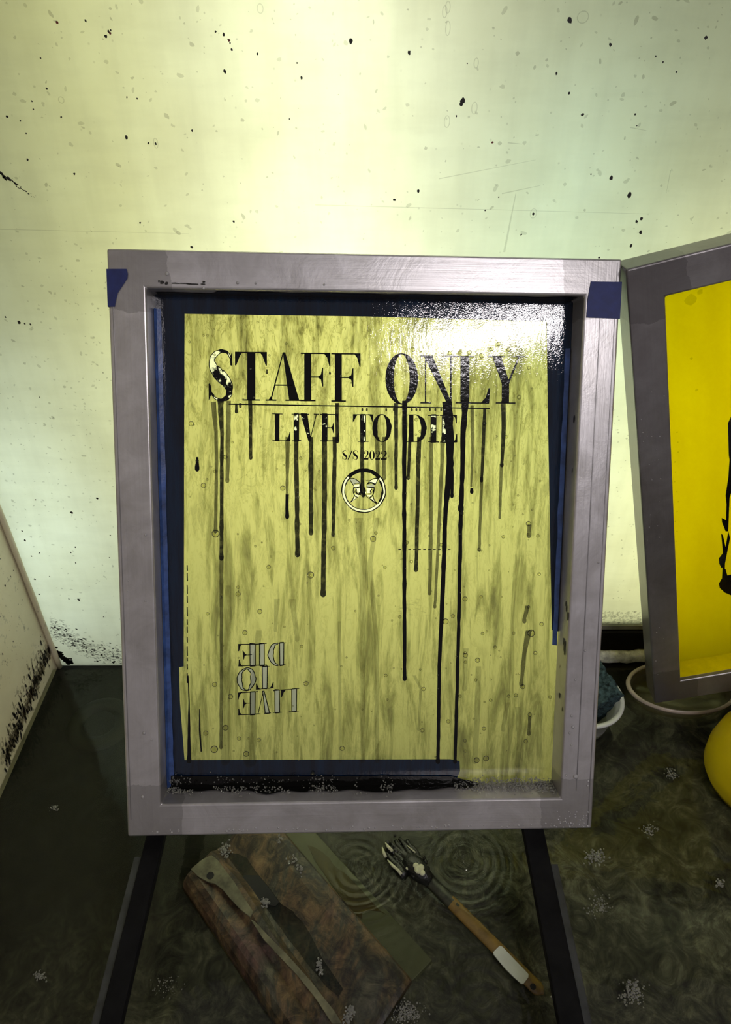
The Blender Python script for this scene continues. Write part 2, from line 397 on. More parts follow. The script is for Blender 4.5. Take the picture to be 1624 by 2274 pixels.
# recess under the sheet on the right
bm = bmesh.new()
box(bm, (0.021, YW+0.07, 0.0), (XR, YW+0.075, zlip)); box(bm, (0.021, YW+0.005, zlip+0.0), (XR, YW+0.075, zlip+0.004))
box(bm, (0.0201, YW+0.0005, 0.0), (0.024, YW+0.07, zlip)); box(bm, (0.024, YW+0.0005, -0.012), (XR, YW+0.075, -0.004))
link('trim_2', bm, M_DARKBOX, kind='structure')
bm = bmesh.new(); box(bm, (0.021, YW-0.004, zlip-0.008), (XR, YW-0.0005, zlip-0.0003)); link('trim_3', bm, M_LIP, kind='structure')
bm = bmesh.new()
zl0, zl1 = on_y(1380, 1477, YW-0.01).z, on_y(1380, 1450, YW-0.01).z
nseg = 150; prev = None
for i in range(nseg+1):
    x = 0.03 + (XR-0.03)*i/nseg
    ring = []
    for dy, dz in ((-0.007, 0.1), (-0.008, 0.65), (-0.005, 0.85), (0.0, 0.85), (0.0, 0.0), (-0.005, 0.0)):
        k = noise.noise(Vector((x*60, dy*900, dz*5)))*0.0016
        ring.append(bm.verts.new((x, YW+dy+k, max(0.0003, zl0 + (zl1-zl0)*dz + k))))
    if prev:
        for a in range(6): bm.faces.new((prev[a], prev[(a+1) % 6], ring[(a+1) % 6], ring[a]))
    prev = ring
recalc(bm)
link('trim_4', bm, M_LEDGE, smooth=True, kind='structure')
# weld bead up the left corner
bm = bmesh.new(); tube(bm, [(XL+0.004, YW-0.004, 0.0+0.001+1.2*i/40) for i in range(41)], [0.004+0.001*noise.noise(Vector((i*3.3, 0, 0))) for i in range(41)], 8)
link('trim_5', bm, M_BEIGE, smooth=True, kind='structure')

# ink flecks on the wall sheet
def fleck(bm, c, ux, uz, r, mi=0, el=1.0, ang=0.0, n=8):
    pts = []
    for k in range(n):
        a = 2*math.pi*k/n; rr = r*random.uniform(0.7, 1.2)
        p, q = rr*math.cos(a), rr*el*math.sin(a)
        p, q = p*math.cos(ang)-q*math.sin(ang), p*math.sin(ang)+q*math.cos(ang)
        pts.append(c + ux*p + uz*q)
    poly(bm, pts, mi)
def ringmark(bm, c, ux, uz, r, el, w, mi):
    n = 14; o = []; i_ = []
    for k in range(n):
        a = 2*math.pi*k/n
        o.append(bm.verts.new(c+ux*r*math.cos(a)+uz*r*el*math.sin(a))); i_.append(bm.verts.new(c+ux*(r-w)*math.cos(a)+uz*(r*el-w)*math.sin(a)))
    for k in range(n):
        j = (k+1) % n; bm.faces.new((o[k], o[j], i_[j], i_[k])).material_index = mi
PX = 1/1700.0
UX, UZ = Vector((1, 0, 0)), Vector((0, 0, 1))
M_FL = ink('fleck_faint', 0.22, (0.10, 0.10, 0.05), 0.1); M_FL2 = ink('fleck_brown', 0.3, (0.08, 0.05, 0.02), 0.1)
M_RED = simple('dark_red_ink', (0.12, 0.01, 0.01), 0.5); M_FL3 = simple('dull_black_ink', (0.010, 0.009, 0.008), 0.6)
bm = bmesh.new(); yf = YW-0.0006
dark = [(125,48,2),(190,46,3),(235,81,4),(241,70,3),(246,67,2),(90,129,2),(104,197,3),(71,225,2),(74,243,2),(136,260,3),(45,268,2),(16,259,4),(58,296,2),(61,355,3),(165,386,4),(499,158,4),(479,70,3),(497,76,3),(507,88,2),(511,96,2),(515,110,3),(572,119,3),(305,219,2),(282,216,2),(330,318,3),(346,319,3),(427,290,3),(281,305,4),(643,264,2),(660,140,2),(670,173,3),(780,91,5),(311,495,3),(519,492,3),(426,549,4),(1028,224,8),(1025,232,5),(1266,45,6),(1356,99,4),(909,117,4),(1038,141,2),(1568,84,5),(1457,125,2),(1473,138,2),(1503,160,3),(1264,207,3),(1294,255,4),(1411,254,3),(1415,279,2),(1358,395,5),(1398,433,6),(929,425,4),(876,444,4),(1108,438,2),(1014,258,2),(1185,475,4),(1425,486,5),(1414,492,4),(1423,516,5),(1158,521,3),(1078,467,3),(1313,387,2),(1236,163,3),(1402,545,4),
        (42,716,5),(12,704,3),(55,719,3),(68,721,3),(88,882,2),(159,1138,6),(49,1179,3),(245,1189,3),(167,1215,3),(157,1227,3),(88,1228,3),(168,1250,3),(243,1238,2),(175,1332,6),(153,1330,3),(216,1107,5),(184,1135,2),(110,1280,2),(231,1344,2),(198,1302,2),(230,1370,3),(77,1286,4),(87,1320,4),(55,1200,4),(70,1235,3)]
for x, y, r in dark: fleck(bm, on_y(x, y, yf), UX, UZ, r*PX*0.60, 0, random.uniform(0.9, 1.4))
for x, y in ((507,88),(242,71),(1092,314),(125,48),(77,1108)): fleck(bm, on_y(x+2, y+2, yf-0.0001), UX, UZ, 2*PX, 3)
for x, y, r, e in ((995,16,4,2),(988,26,4,2),(995,63,4,2.4),(993,270,5,1.8),(1054,240,5,1.8),(1058,140,4,1.8),(1185,474,6,1.4),(346,318,4,2),(578,19,5,1.3),(136,222,5,1),(1295,38,9,0.9)):
    ringmark(bm, on_y(x, y, yf), UX, UZ, r*PX, e, 1.3*PX, 1)
for k in range(420):      # pale spatter
    x, y = random.uniform(-20, 1650), random.uniform(-20, 560)
    r = random.choice((0.8, 1.1, 1.5, 2.0, 3.2)); fleck(bm, on_y(x, y, yf), UX, UZ, r*PX, random.choice((1, 1, 1, 2)), random.uniform(0.5, 2.2), random.uniform(0, 3))
for k in range(330):
    x, y = random.uniform(0, 270), random.uniform(560, 1440)
    r = random.choice((1.0, 1.4, 1.8, 2.6)); fleck(bm, on_y(x, y, yf), UX, UZ, r*PX, random.choice((1, 1, 2)), random.uniform(0.5, 2), random.uniform(0, 3))
for k in range(60):
    fleck(bm, on_y(random.uniform(1345, 1430), random.uniform(900, 1360), yf), UX, UZ, random.uniform(1, 2.5)*PX, random.choice((1, 2)))
for a, b, w in (((975,397),(1190,355),1.2),((1115,430),(1200,412),1.5),((1490,378),(1480,430),1.2),((1120,560),(1146,430),3),((700,455),(1440,475),1.2),((1400,283),(1436,290),1.2),((1128,317),(1160,320),1.5),((0,509),(420,519),1)):
    p, q = on_y(*a, yf), on_y(*b, yf); d = (q-p).normalized(); s = d.cross(Vector((0, 1, 0)))*w*PX*0.6
    poly(bm, [p-s, q-s*0.4, q+s*0.4, p+s], 1)
for k in range(26):        # smeared black stroke at the left
    t_ = k/26; x, y = 0+80*t_, 385+55*t_
    fleck(bm, on_y(x+random.uniform(-3, 3), y+random.uniform(-4, 4), yf), UX, UZ, (5.5*(1-t_)+0.8)*PX*random.uniform(0.4, 1), 0, random.uniform(0.2, 0.5), -0.65)
for k in range(1000):       # grime creeping up the bottom left corner
    t_ = random.random(); x = 112+158*t_; yc = 1382+72*math.sin(t_*1.45) ; y = yc+random.gauss(0, 9)+random.choice((0, 14))
    fleck(bm, on_y(x, min(y, 1474), yf), UX, UZ, random.uniform(0.8, 4.2)*PX, random.choice((0, 2, 2, 1)), random.uniform(0.3, 0.9), -0.4*(1-t_)-0.1)
for k in range(150):
    fleck(bm, on_y(random.uniform(1335, 1425), random.uniform(1358, 1384), yf), UX, UZ, random.uniform(1, 4)*PX, random.choice((1, 2, 2)))
for k in range(120):
    x = random.uniform(125, 160); fleck(bm, on_y(x, 1474-abs(random.gauss(0, 5))-max(0, (150-x)*0.9), yf), UX, UZ, random.uniform(1, 6)*PX, 0)
link('ink_spatter', bm, [M_FL3, M_FL, M_FL2, M_RED], wall_back, kind='stuff')
# grime on the left wall
bm = bmesh.new(); xf = XL+0.0006; UY = Vector((0, 1, 0))
for k in range(1300):
    t_ = random.random(); x = 112-100*t_; y = 1455+250*t_+random.gauss(0, 12)-18
    if random.random() < 0.3: x += random.uniform(-25, 8)
    c = on_x(x, y, xf)
    if c.z < 0.004 or c.y > YW-0.006: continue
    fleck(bm, c, UY, UZ, random.uniform(0.6, 4.0)*PX, random.choice((0, 1, 1, 1)), random.uniform(0.6, 4), random.uniform(-0.4, 0.2))
for k in range(130):
    c = on_x(random.uniform(0, 115), random.uniform(1180, 1480), xf)
    if c.y > YW-0.006: continue
    fleck(bm, c, UY, UZ, random.uniform(0.6, 2.0)*PX, random.choice((0, 1, 1)), random.uniform(0.6, 2))
link('grime_streaks', bm, [M_FL3, M_FL2], bpy.data.objects['wall_left'], kind='stuff')

# ------------------------------------------------------------------ water
ZWAT = 0.012
bm = bmesh.new(); nx, ny = 60, 40; g = []
x0, x1, y0, y1 = XL+0.001, XR-0.001, -0.149, YW-0.018
for j in range(ny+1):
    row = []
    for i in range(nx+1):
        x = x0+(x1-x0)*i/nx; y = y0+(y1-y0)*j/ny; z = ZWAT
        row.append(bm.verts.new((x, y, z)))
    g.append(row)
for j in range(ny):
    for i in range(nx): bm.faces.new((g[j][i], g[j][i+1], g[j+1][i+1], g[j+1][i]))
link('water', bm, M_WATER, smooth=True, kind='stuff', label='shallow murky water covering the washout tray floor', category='water')

# drain
dc = on_z(222, 1608, 0.0)
t = empty('drain', (dc.x, dc.y, 0.0), label='round black drain at the back left of the wet tray', category='drain')
bm = bmesh.new(); lathe(bm, [(0.022, 0.0005), (0.024, 0.004), (0.034, 0.0055), (0.043, 0.0035), (0.047, 0.0006)], 48)
link('drain_ring', bm, simple('dark_drain_ring', (0.010, 0.010, 0.008), 0.5), t, True)
bm = bmesh.new(); lathe(bm, [(0.0, 0.0012), (0.022, 0.0012)], 40); link('drain_hole', bm, M_BLACK, t)

# ------------------------------------------------------------------ support rails
for side, (xa, xb, xo), zt, lab in ((-1, (-0.2445, -0.2245, -0.2535), 0.1095, 'long dark rail under the left end of the upright screen'),
                                (1, (0.1795, 0.2030, 0.2120), 0.0915, 'long dark rail under the right end of the upright screen')):
    t = empty('support_rail', ((xa+xb)/2, 0.02, 0), label=lab, category='rail', group='rails carrying the upright screen')
    ox, oy = -(xa+xb)/2, -0.02
    # right rail sits slightly lower: keep its line of sight by scaling about its own plan
    bm = bmesh.new(); box(bm, (xa, 0.02, zt-0.012), (xb, 0.752, zt)); bevel(bm, 0.0015)
    bmesh.ops.translate(bm, verts=bm.verts, vec=(ox, oy, 0)); link('rail_bar', bm, M_RAIL, t)
    bm = bmesh.new(); a, b = (xo, xa) if side < 0 else (xb, xo)
    box(bm, (min(a, b)-0.0+(0.0004 if side>0 else 0), 0.02, zt-0.016), (max(a, b)-(0.0004 if side<0 else 0), 0.40, zt-0.006)); bevel(bm, 0.001)
    bmesh.ops.translate(bm, verts=bm.verts, vec=(ox, oy, 0)); link('rail_flange', bm, M_RAILF, t, label='worn pale grey outer edge')
    for y in (0.05, 0.62):
        bm = bmesh.new(); box(bm, (xa+0.002, y, 0.0002), (xb-0.002, y+0.02, zt-0.0125)); bmesh.ops.translate(bm, verts=bm.verts, vec=(ox, oy, 0)); link('leg', bm, M_RAIL, t)

# ------------------------------------------------------------------ screens
def screen_frame(bm, w, h, bar, dep, bev=0.0022):
    """hollow-looking extruded frame: four mitred bars in one welded ring, local x right, y back, z up"""
    o = [(0, 0), (w, 0), (w, h), (0, h)]; i_ = [(bar, bar), (w-bar, bar), (w-bar, h-bar), (bar, h-bar)]
    vs = []
    for d in (0, dep): vs.append(([bm.verts.new((x, d, z)) for x, z in o], [bm.verts.new((x, d, z)) for x, z in i_]))
    for k in range(4):
        j = (k+1) % 4
        bm.faces.new((vs[0][0][k], vs[0][0][j], vs[0][1][j], vs[0][1][k]))
        bm.faces.new((vs[1][0][j], vs[1][0][k], vs[1][1][k], vs[1][1][j]))
        bm.faces.new((vs[0][0][j], vs[0][0][k], vs[1][0][k], vs[1][0][j]))
        bm.faces.new((vs[0][1][k], vs[0][1][j], vs[1][1][j], vs[1][1][k]))
    recalc(bm)
    es = [e for e in bm.edges if not (abs(e.verts[0].co.y-e.verts[1].co.y) < 1e-6 and (e.verts[0].co - e.verts[1].co).length < bar*1.6)]
    bmesh.ops.bevel(bm, geom=es, offset=bev, segments=3, profile=0.5, affect='EDGES')

BAR, DEP, SW, SH = 0.0365, 0.037, 0.508, 0.61
A_T, A_E = Vector((-0.25714494, 0.40755463, CZ-0.74511403)), Euler((-0.515341, 0.03297942, 0.03404109), 'XYZ')
A_M = Matrix.Translation(A_T) @ A_E.to_matrix().to_4x4(); A_I = A_M.inverted()
B_T, B_E = Vector((0.40255745+0.0032, 0.64253065, CZ-0.82376946)), Euler((-0.10893773, -0.24689684, 0.01160818), 'XYZ')
B_M = Matrix.Translation(B_T) @ B_E.to_matrix().to_4x4(); B_I = B_M.inverted()
def locpt(INV, px, py, plane, val):
    """the point of the screen's own plane (axis = value, in its local frame) seen at a photo pixel"""
    o = INV @ CAM; d = INV.to_3x3() @ ray(px, py); k = (val-o[plane])/d[plane]; return o + d*k
MD = DEP - 0.002          # depth at which the stretched mesh sits
def A(px, py, d=0.0): return locpt(A_I, px, py, 1, MD-0.0004-d)
def AF(px, py, d=0.0): return locpt(A_I, px, py, 1, -0.0005-d)
def AT(px, py): return locpt(A_I, px, py, 1, -0.0010)
LAY = 0.00015

scr = empty('printing_screen', A_T, A_E, label='upright aluminium printing screen lettered STAFF ONLY, dripping black ink', category='screen')
bm = bmesh.new(); screen_frame(bm, SW, SH, BAR, DEP); link('frame', bm, M_ALU, scr)
# extrusion grooves: raised hairline ribs along the right bar
M_RIB = simple('rib_alu', (0.30, 0.29, 0.29), 0.4, 0.8)
for x, za, zb2, w in ((0.4885, 0.045, 0.565, 0.00045), (0.5035, 0.004, 0.606, 0.00045), (0.0042, 0.02, 0.59, 0.0004)):
    bm = bmesh.new(); box(bm, (x-w, -0.0006, za), (x+w, 0.0003, zb2)); link('extrusion_rib', bm, M_RIB, scr)
OPENP = []          # (material index, outline in the screen's own plane) of the mesh areas washed open

# blue tape around the image
def strip(pxs, mat, name, d=LAY, **kw):
    bm = bmesh.new(); poly(bm, [A(x, y, d) for x, y in pxs], 0); recalc(bm)
    g = bmesh.ops.extrude_face_region(bm, geom=list(bm.faces)); 
    bmesh.ops.translate(bm, verts=[v for v in g['geom'] if isinstance(v, bmesh.types.BMVert)], vec=(0, 0.0001, 0))
    recalc(bm); return link(name, bm, mat, scr, **kw)
xin0, xin1 = BAR-0.0012, SW-BAR+0.0012; zin0, zin1 = BAR-0.0012, SH-BAR+0.0012
def clampA(p): return Vector((min(max(p.x, xin0), xin1), p.y, min(max(p.z, zin0), zin1)))
_A = A
def A(px, py, d=0.0): return clampA(_A(px, py, d))
strip([(330,600),(409,600),(408,1480),(398,1482),(400,1560),(410,1688),(417,1688),(418,1725),(416,1745),(330,1745)], M_TAPE_IN, 'masking_tape', LAY, label='inked blue tape down the left of the mesh')
strip([(330,600),(1300,600),(1300,716),(1216,714),(820,703),(409,697),(330,697)], M_TAPE_IN, 'masking_tape', LAY*2, label='blue tape along the top of the mesh')
strip([(1214,700),(1300,700),(1290,1402),(1226,1399),(1222,1200),(1217,900)], M_TAPE_IN, 'masking_tape', LAY*3, label='blue tape down the upper right of the mesh')
strip([(405,1688),(1000,1686),(1021,1690),(1022,1712),(1014,1732),(1015,1760),(405,1760)], M_TAPE_IN, 'masking_tape', LAY*4, label='blue tape under the image, ending short of the right side')
bm = bmesh.new(); prev = None
for k in range(61):
    x = BAR+0.004+(SW-2*BAR-0.008)*k/60; dd = 0.009+0.006*noise.noise(Vector((k*0.23, 2, 0)))-(0.0 if k > 8 else -0.012)
    r = [bm.verts.new((x, dd, SH-BAR-0.0006)), bm.verts.new((x, MD-0.0008, SH-BAR-0.0006))]
    if prev: bm.faces.new((prev[0], prev[1], r[1], r[0]))
    prev = r
recalc(bm); link('ink_coat', bm, ink('dried_ink_coat', 1.0, (0.006, 0.006, 0.006), 0.5), scr, label='black dried ink coating the underside of the top bar')
# tape folded up onto the inner wall of the frame, in a brighter blue
bm = bmesh.new()
n = 40; prev = None
for k in range(n+1):
    z = zin0+0.004 + (zin1-zin0-0.02)*k/n
    w = 0.0018+0.0040*abs(noise.noise(Vector((k*0.35, 1, 0))))
    r = [bm.verts.new((BAR+0.0004, MD-w-0.005, z)), bm.verts.new((BAR+0.0022, MD-0.003, z)), bm.verts.new((BAR+0.0055+0.4*w, MD-0.0012, z))]
    if prev:
        for a in (0, 1): bm.faces.new((prev[a], prev[a+1], r[a+1], r[a]))
    prev = r
recalc(bm); link('tape_fold', bm, M_TAPE_FOLD, scr, label='bright blue fold of tape inside the left bar')
bm = bmesh.new(); prev = None
for k in range(n+1):
    z = 0.20 + (zin1-0.05-0.20)*k/n; w = 0.0022+0.0014*noise.noise(Vector((k*0.3, 4, 0)))
    r = [bm.verts.new((SW-BAR-0.0015, MD-0.003, z)), bm.verts.new((SW-BAR-0.004-w, MD-0.0008, z))]
    if prev: bm.faces.new((prev[0], prev[1], r[1], r[0]))
    prev = r
recalc(bm); link('tape_fold', bm, M_TAPE_FOLD, scr, label='thin blue fold of tape inside the right bar')
# navy tape over the two top corners (wraps round the outer side)
def facetape(pxs, wrap_x, lab):
    bm = bmesh.new(); p = [AT(x, y) for x, y in pxs]
    for q in p:
        if wrap_x is not None and abs(q.x-wrap_x) < 0.006: q.x = wrap_x
    poly(bm, p)
    zs = sorted([q.z for q in p if abs(q.x-wrap_x) < 1e-4]); 
    poly(bm, [Vector((wrap_x, -0.0010, zs[0])), Vector((wrap_x, -0.0010, zs[-1])), Vector((wrap_x, 0.024, zs[-1])), Vector((wrap_x, 0.022, zs[0]))])
    g = bmesh.ops.extrude_face_region(bm, geom=list(bm.faces)); bmesh.ops.translate(bm, verts=[v for v in g['geom'] if isinstance(v, bmesh.types.BMVert)], vec=(0, 0.0002, 0))
    recalc(bm); link('corner_tape', bm, M_TAPE, scr, label=lab)
facetape([(236,597),(281,597),(284,608),(283,618),(270,638),(262,650),(258,665),(255,681),(238,681)], -0.0006, 'torn navy tape at the top left corner')
facetape([(1313,625),(1384,626),(1382,708),(1303,705),(1306,664)], SW+0.0006, 'square navy tape at the top right corner')

# ---- hand drawn Didone capitals: polygons in a unit box, y up
def rect(x0, y0, x1, y1): return [(x0, y0), (x1, y0), (x1, y1), (x0, y1)]
def ribbon(path, n=None):
    """path: (x, y, halfwidth) -> list of quads"""
    out = []
    L = []; R_ = []
    for i, (x, y, w) in enumerate(path):
        a = path[max(i-1, 0)]; b = path[min(i+1, len(path)-1)]
        dx, dy = b[0]-a[0], b[1]-a[1]; l = math.hypot(dx, dy) or 1
        L.append((x-dy/l*w, y+dx/l*w)); R_.append((x+dy/l*w, y-dx/l*w))
    for i in range(len(path)-1): out.append([L[i], R_[i], R_[i+1], L[i+1]])
    return out
def cat(P, n=10):
    """Catmull-Rom through (x,y,w)"""
    o = []
    for i in range(len(P)-1):
        p0, p1, p2, p3 = P[max(i-1, 0)], P[i], P[i+1], P[min(i+2, len(P)-1)]
        for k in range(n):
            t_ = k/n
            o.append(tuple(0.5*((2*p1[a])+(-p0[a]+p2[a])*t_+(2*p0[a]-5*p1[a]+4*p2[a]-p3[a])*t_*t_+(-p0[a]+3*p1[a]-3*p2[a]+p3[a])*t_**3) for a in range(3)))
    o.append(P[-1]); return o
def ringpoly(cx, cy, ro, so, ri, si, n=40, a0=0, a1=2*math.pi):
    out = []
    for k in range(n):
        a, b = a0+(a1-a0)*k/n, a0+(a1-a0)*(k+1)/n
        out.append([(cx+ro*math.cos(a), cy+so*math.sin(a)), (cx+ro*math.cos(b), cy+so*math.sin(b)), (cx+ri*math.cos(b), cy+si*math.sin(b)), (cx+ri*math.cos(a), cy+si*math.sin(a))])
    return out
def serif(x, y, s=1, w=0.06, h=0.09): return [(x-w, y), (x+w, y), (x, y+s*h)]
TH = 0.028
def glyph(ch):
    if ch == 'T': return [rect(0.38, 0, 0.64, 1), rect(0, 1-TH, 1, 1), [(0, 1), (0.0, 0.72), (0.04, 0.72), (0.16, 0.92), (0.24, 1)], [(1, 1), (1.0, 0.72), (0.96, 0.72), (0.86, 0.92), (0.76, 1)], rect(0.24, 0, 0.78, TH)]
    if ch == 'F': return [rect(0.12, 0, 0.36, 1), rect(0, 1-TH, 1, 1), rect(0, 0, 0.50, TH), [(1, 1), (1, 0.72), (0.965, 0.72), (0.89, 0.90), (0.76, 1)], rect(0.30, 0.5-TH/2, 0.70, 0.5+TH/2), [(0.76, 0.70), (0.76, 0.30), (0.72, 0.31), (0.68, 0.45), (0.55, 0.5), (0.68, 0.55), (0.72, 0.68)]]
    if ch == 'E': return [rect(0.12, 0, 0.38, 1), rect(0, 1-TH*1.3, 0.98, 1), rect(0, 0, 1, TH*1.3), [(0.98, 1), (0.98, 0.70), (0.94, 0.70), (0.87, 0.90), (0.74, 1)], [(1, 0), (1.0, 0.32), (0.96, 0.32), (0.88, 0.11), (0.74, 0)], rect(0.3, 0.5-TH/2, 0.66, 0.5+TH/2), [(0.74, 0.70), (0.74, 0.30), (0.70, 0.31), (0.64, 0.45), (0.52, 0.5), (0.64, 0.55), (0.70, 0.68)]]
    if ch == 'L': return [rect(0.14, 0, 0.40, 1), rect(0, 1-TH, 0.55, 1), rect(0, 0, 0.97, TH), [(0.97, 0), (1, 0.33), (0.955, 0.33), (0.86, 0.12), (0.70, 0)]]
    if ch == 'I': return [rect(0.26, 0, 0.74, 1), rect(0, 1-TH*1.3, 1, 1), rect(0, 0, 1, TH*1.3)]
    if ch == 'A': return [[(0.47, 1), (0.54, 1), (0.93, 0), (0.65, 0)], [(0.47, 1), (0.50, 1), (0.16, 0), (0.12, 0)], rect(0.26, 0.31, 0.74, 0.31+TH), rect(0, 0, 0.30, TH), rect(0.54, 0, 1, TH), serif(0.14, 0.0, 1, 0.08, 0.09)]
    if ch == 'V': return [[(0.10, 1), (0.40, 1), (0.60, 0), (0.50, 0)], [(0.52, 0), (0.56, 0), (0.90, 1), (0.85, 1)], rect(0, 1-TH*1.3, 0.5, 1), rect(0.72, 1-TH*1.3, 1, 1)]
    if ch == 'Y': return [[(0.12, 1), (0.36, 1), (0.60, 0.42), (0.38, 0.42)], [(0.52, 0.42), (0.58, 0.42), (0.88, 1), (0.83, 1)], rect(0.38, 0, 0.58, 0.45), rect(0, 1-TH, 0.46, 1), rect(0.68, 1-TH, 1, 1), rect(0.22, 0, 0.75, TH)]
    if ch == 'N': return [[(0.08, 1), (0.34, 1), (0.90, 0), (0.76, 0)], rect(0.125, 0, 0.165, 1), rect(0.84, 0, 0.89, 1), rect(0, 1-TH, 0.36, 1), rect(0.70, 1-TH, 1.0, 1), rect(0, 0, 0.30, TH)]
    if ch == 'O': return ringpoly(0.5, 0.5, 0.5, 0.51, 0.24, 0.485)
    if ch == '0': return ringpoly(0.5, 0.5, 0.48, 0.51, 0.17, 0.46)
    if ch == 'D': return [rect(0.12, 0, 0.36, 1), rect(0, 1-TH, 0.5, 1), rect(0, 0, 0.5, TH)] + ringpoly(0.45, 0.5, 0.55, 0.5, 0.27, 0.47, 24, -math.pi/2, math.pi/2)
    if ch == 'S':
        P = cat([(0.90, 0.70, 0.02), (0.86, 0.85, 0.02), (0.70, 0.965, 0.025), (0.45, 0.975, 0.03), (0.20, 0.86, 0.08), (0.17, 0.70, 0.115), (0.36, 0.55, 0.135), (0.66, 0.41, 0.14), (0.83, 0.25, 0.115), (0.76, 0.09, 0.07), (0.55, 0.02, 0.025), (0.32, 0.04, 0.02), (0.13, 0.16, 0.022), (0.06, 0.34, 0.022)])
        return ribbon(P) + [[(0.93, 0.98), (0.93, 0.69), (0.89, 0.69), (0.86, 0.88)], [(0.03, 0.0), (0.03, 0.33), (0.07, 0.33), (0.14, 0.13)]]
    if ch == '2':
        P = cat([(0.12, 0.72, 0.07), (0.16, 0.90, 0.03), (0.45, 0.97, 0.03), (0.76, 0.86, 0.09), (0.80, 0.68, 0.13), (0.58, 0.42, 0.07), (0.18, 0.10, 0.03), (0.05, 0.02, 0.02)])
        return ribbon(P) + [rect(0.02, 0, 0.9, 0.17), [(0.9, 0), (1, 0.30), (0.92, 0.30), (0.80, 0.1)], rect(0.06, 0.64, 0.26, 0.80)]
    if ch == '/': return [[(0, 0), (0.22, 0), (1, 1), (0.80, 1)]]
    return []
def put(bm, ch, x0, y0, x1, y1, slope=0.0, mi=0, d=LAY*6, rot=0, wob=0.0, nfirst=0):
    """letter in the photo box left x0, top y0, right x1, baseline y1; slope = drop per px to the right"""
    first = glyph(ch)[:nfirst]
    for pl in glyph(ch):
        pts = []
        for u, v in pl:
            if rot: u, v = 1-u, 1-v
            x = x0+(x1-x0)*u; y = y1-(y1-y0)*v + slope*(x-x0)
            if wob: x += wob*noise.noise(Vector((x*0.11, y*0.11, 0))); y += wob*noise.noise(Vector((x*0.11, y*0.11, 9)))
            pts.append((x, y))
        k_ = first.index(pl) if first and pl in first else -1
        poly(bm, [A(x, y, d) for x, y in pts], 1 if k_ >= 0 else mi)
        if k_ >= 0:          # washed strokes keep a thin black outline
            ed = [(pts[0], pts[3]), (pts[1], pts[2])] if ch == 'S' else list(zip(pts, pts[1:]+pts[:1]))
            for (xa, ya), (xb, yb4) in ed:
                l = math.hypot(xb-xa, yb4-ya) or 1; nx_, ny_ = -(yb4-ya)/l*0.9, (xb-xa)/l*0.9
                poly(bm, [A(xa+nx_, ya+ny_, d+LAY), A(xb+nx_, yb4+ny_, d+LAY), A(xb-nx_, yb4-ny_, d+LAY), A(xa-nx_, ya-ny_, d+LAY)], mi)
sl = 0.0155
bm = bmesh.new()
for ch, a, t0, b, t1 in (('T',522,781,593,889.5),('A',590,782,671,890),('F',668,783,734,891),('F',736,784,801,892),('O',856,785,929,897),('N',934,789,1012,896),('L',1012,790,1089,896),('Y',1083,790,1166,896)):
    put(bm, ch, a, t0, b, t1, 0.008)
# rule below the headline
n = 40
for k in range(n):
    xa, xb = 508+580*k/n, 508+580*(k+1)/n; f_ = lambda x: 897.5+(x-508)*0.0165
    poly(bm, [A(xa, f_(xa)-1.4, LAY*6), A(xb, f_(xb)-1.4, LAY*6), A(xb, f_(xb)+1.4, LAY*6), A(xa, f_(xa)+1.4, LAY*6)])
link('headline_lettering', bm, M_INK, scr, label='large black serif capitals reading STAFF ONLY over a thin rule')
# the S and the slogan are partly washed out: the ink has gaps and the mesh behind them is open
def holed(name, lo, hi, scale):
    t = NT(name); a = t.noise(t.coord(), scale, 4, 0.6, 0.4)
    p = t.n('BsdfPrincipled', Base__Color=(0.004, 0.004, 0.003), Roughness=0.12); p.inputs['Specular IOR Level'].default_value = 0.3
    tr = t.n('BsdfTransparent', Color=(1, 1, 1))
    return t.done(t.mix(t.ramp(a, [(lo, 1.0), (hi, 0.0)]).outputs[0], tr, p))
def opened(ch, x0, y0, x1, y1, slope=0.0, wob=0.0, only=None, mi=1):
    for k, pl in enumerate(glyph(ch)):
        if only is not None and k not in only: continue
        pts = []
        for u, v in pl:
            x = x0+(x1-x0)*u; y = y1-(y1-y0)*v + slope*(x-x0)
            if wob: x += wob*noise.noise(Vector((x*0.11, y*0.11, 0))); y += wob*noise.noise(Vector((x*0.11, y*0.11, 9)))
            pts.append(A(x, y))
        OPENP.append((mi, pts))
bm = bmesh.new(); put(bm, 'S', 462, 778, 520, 890, 0.0, 0, LAY*6, 0, 1.5, len(glyph('S'))-2); opened('S', 462, 778, 520, 890, 0.0, 1.5)
link('washed_letter', bm, [M_INK, holed('patchy_ink', 0.53, 0.58, 95)], scr, label='capital S of the headline, partly washed out')
bm = bmesh.new()
for ch, a, b in (('L',605,646),('I',648,669),('V',664,709),('E',711,753),('T',784,829),('O',827,870),('D',903,948),('I',951,975),('E',977,1016)):
    t0 = 918.3+(a-605)*0.0085; put(bm, ch, a, t0, b, t0+61, 0.0085, 0, LAY*7, 0, 1.2, 0 if ch in 'ODL' else 1); opened(ch, a, t0, b, t0+61, 0.0085, 1.2, (0,) if ch not in 'ODL' else ())
link('slogan_lettering', bm, [M_INK, holed('gappy_ink', 0.55, 0.59, 130)], scr, label='medium black serif capitals reading LIVE TO DIE')
bm = bmesh.new()
for ch, a, b in (('S',760,772),('/',772,783.5),('S',783.5,796),('2',808,819.5),('0',820,833),('2',833.5,845),('2',846,860)):
    t0 = 1000+(a-760)*0.008; put(bm, ch, a, t0, b, t0+20.5, 0.008, 0, LAY*7)
link('season_lettering', bm, M_INK, scr, label='small black text reading S/S 2022')

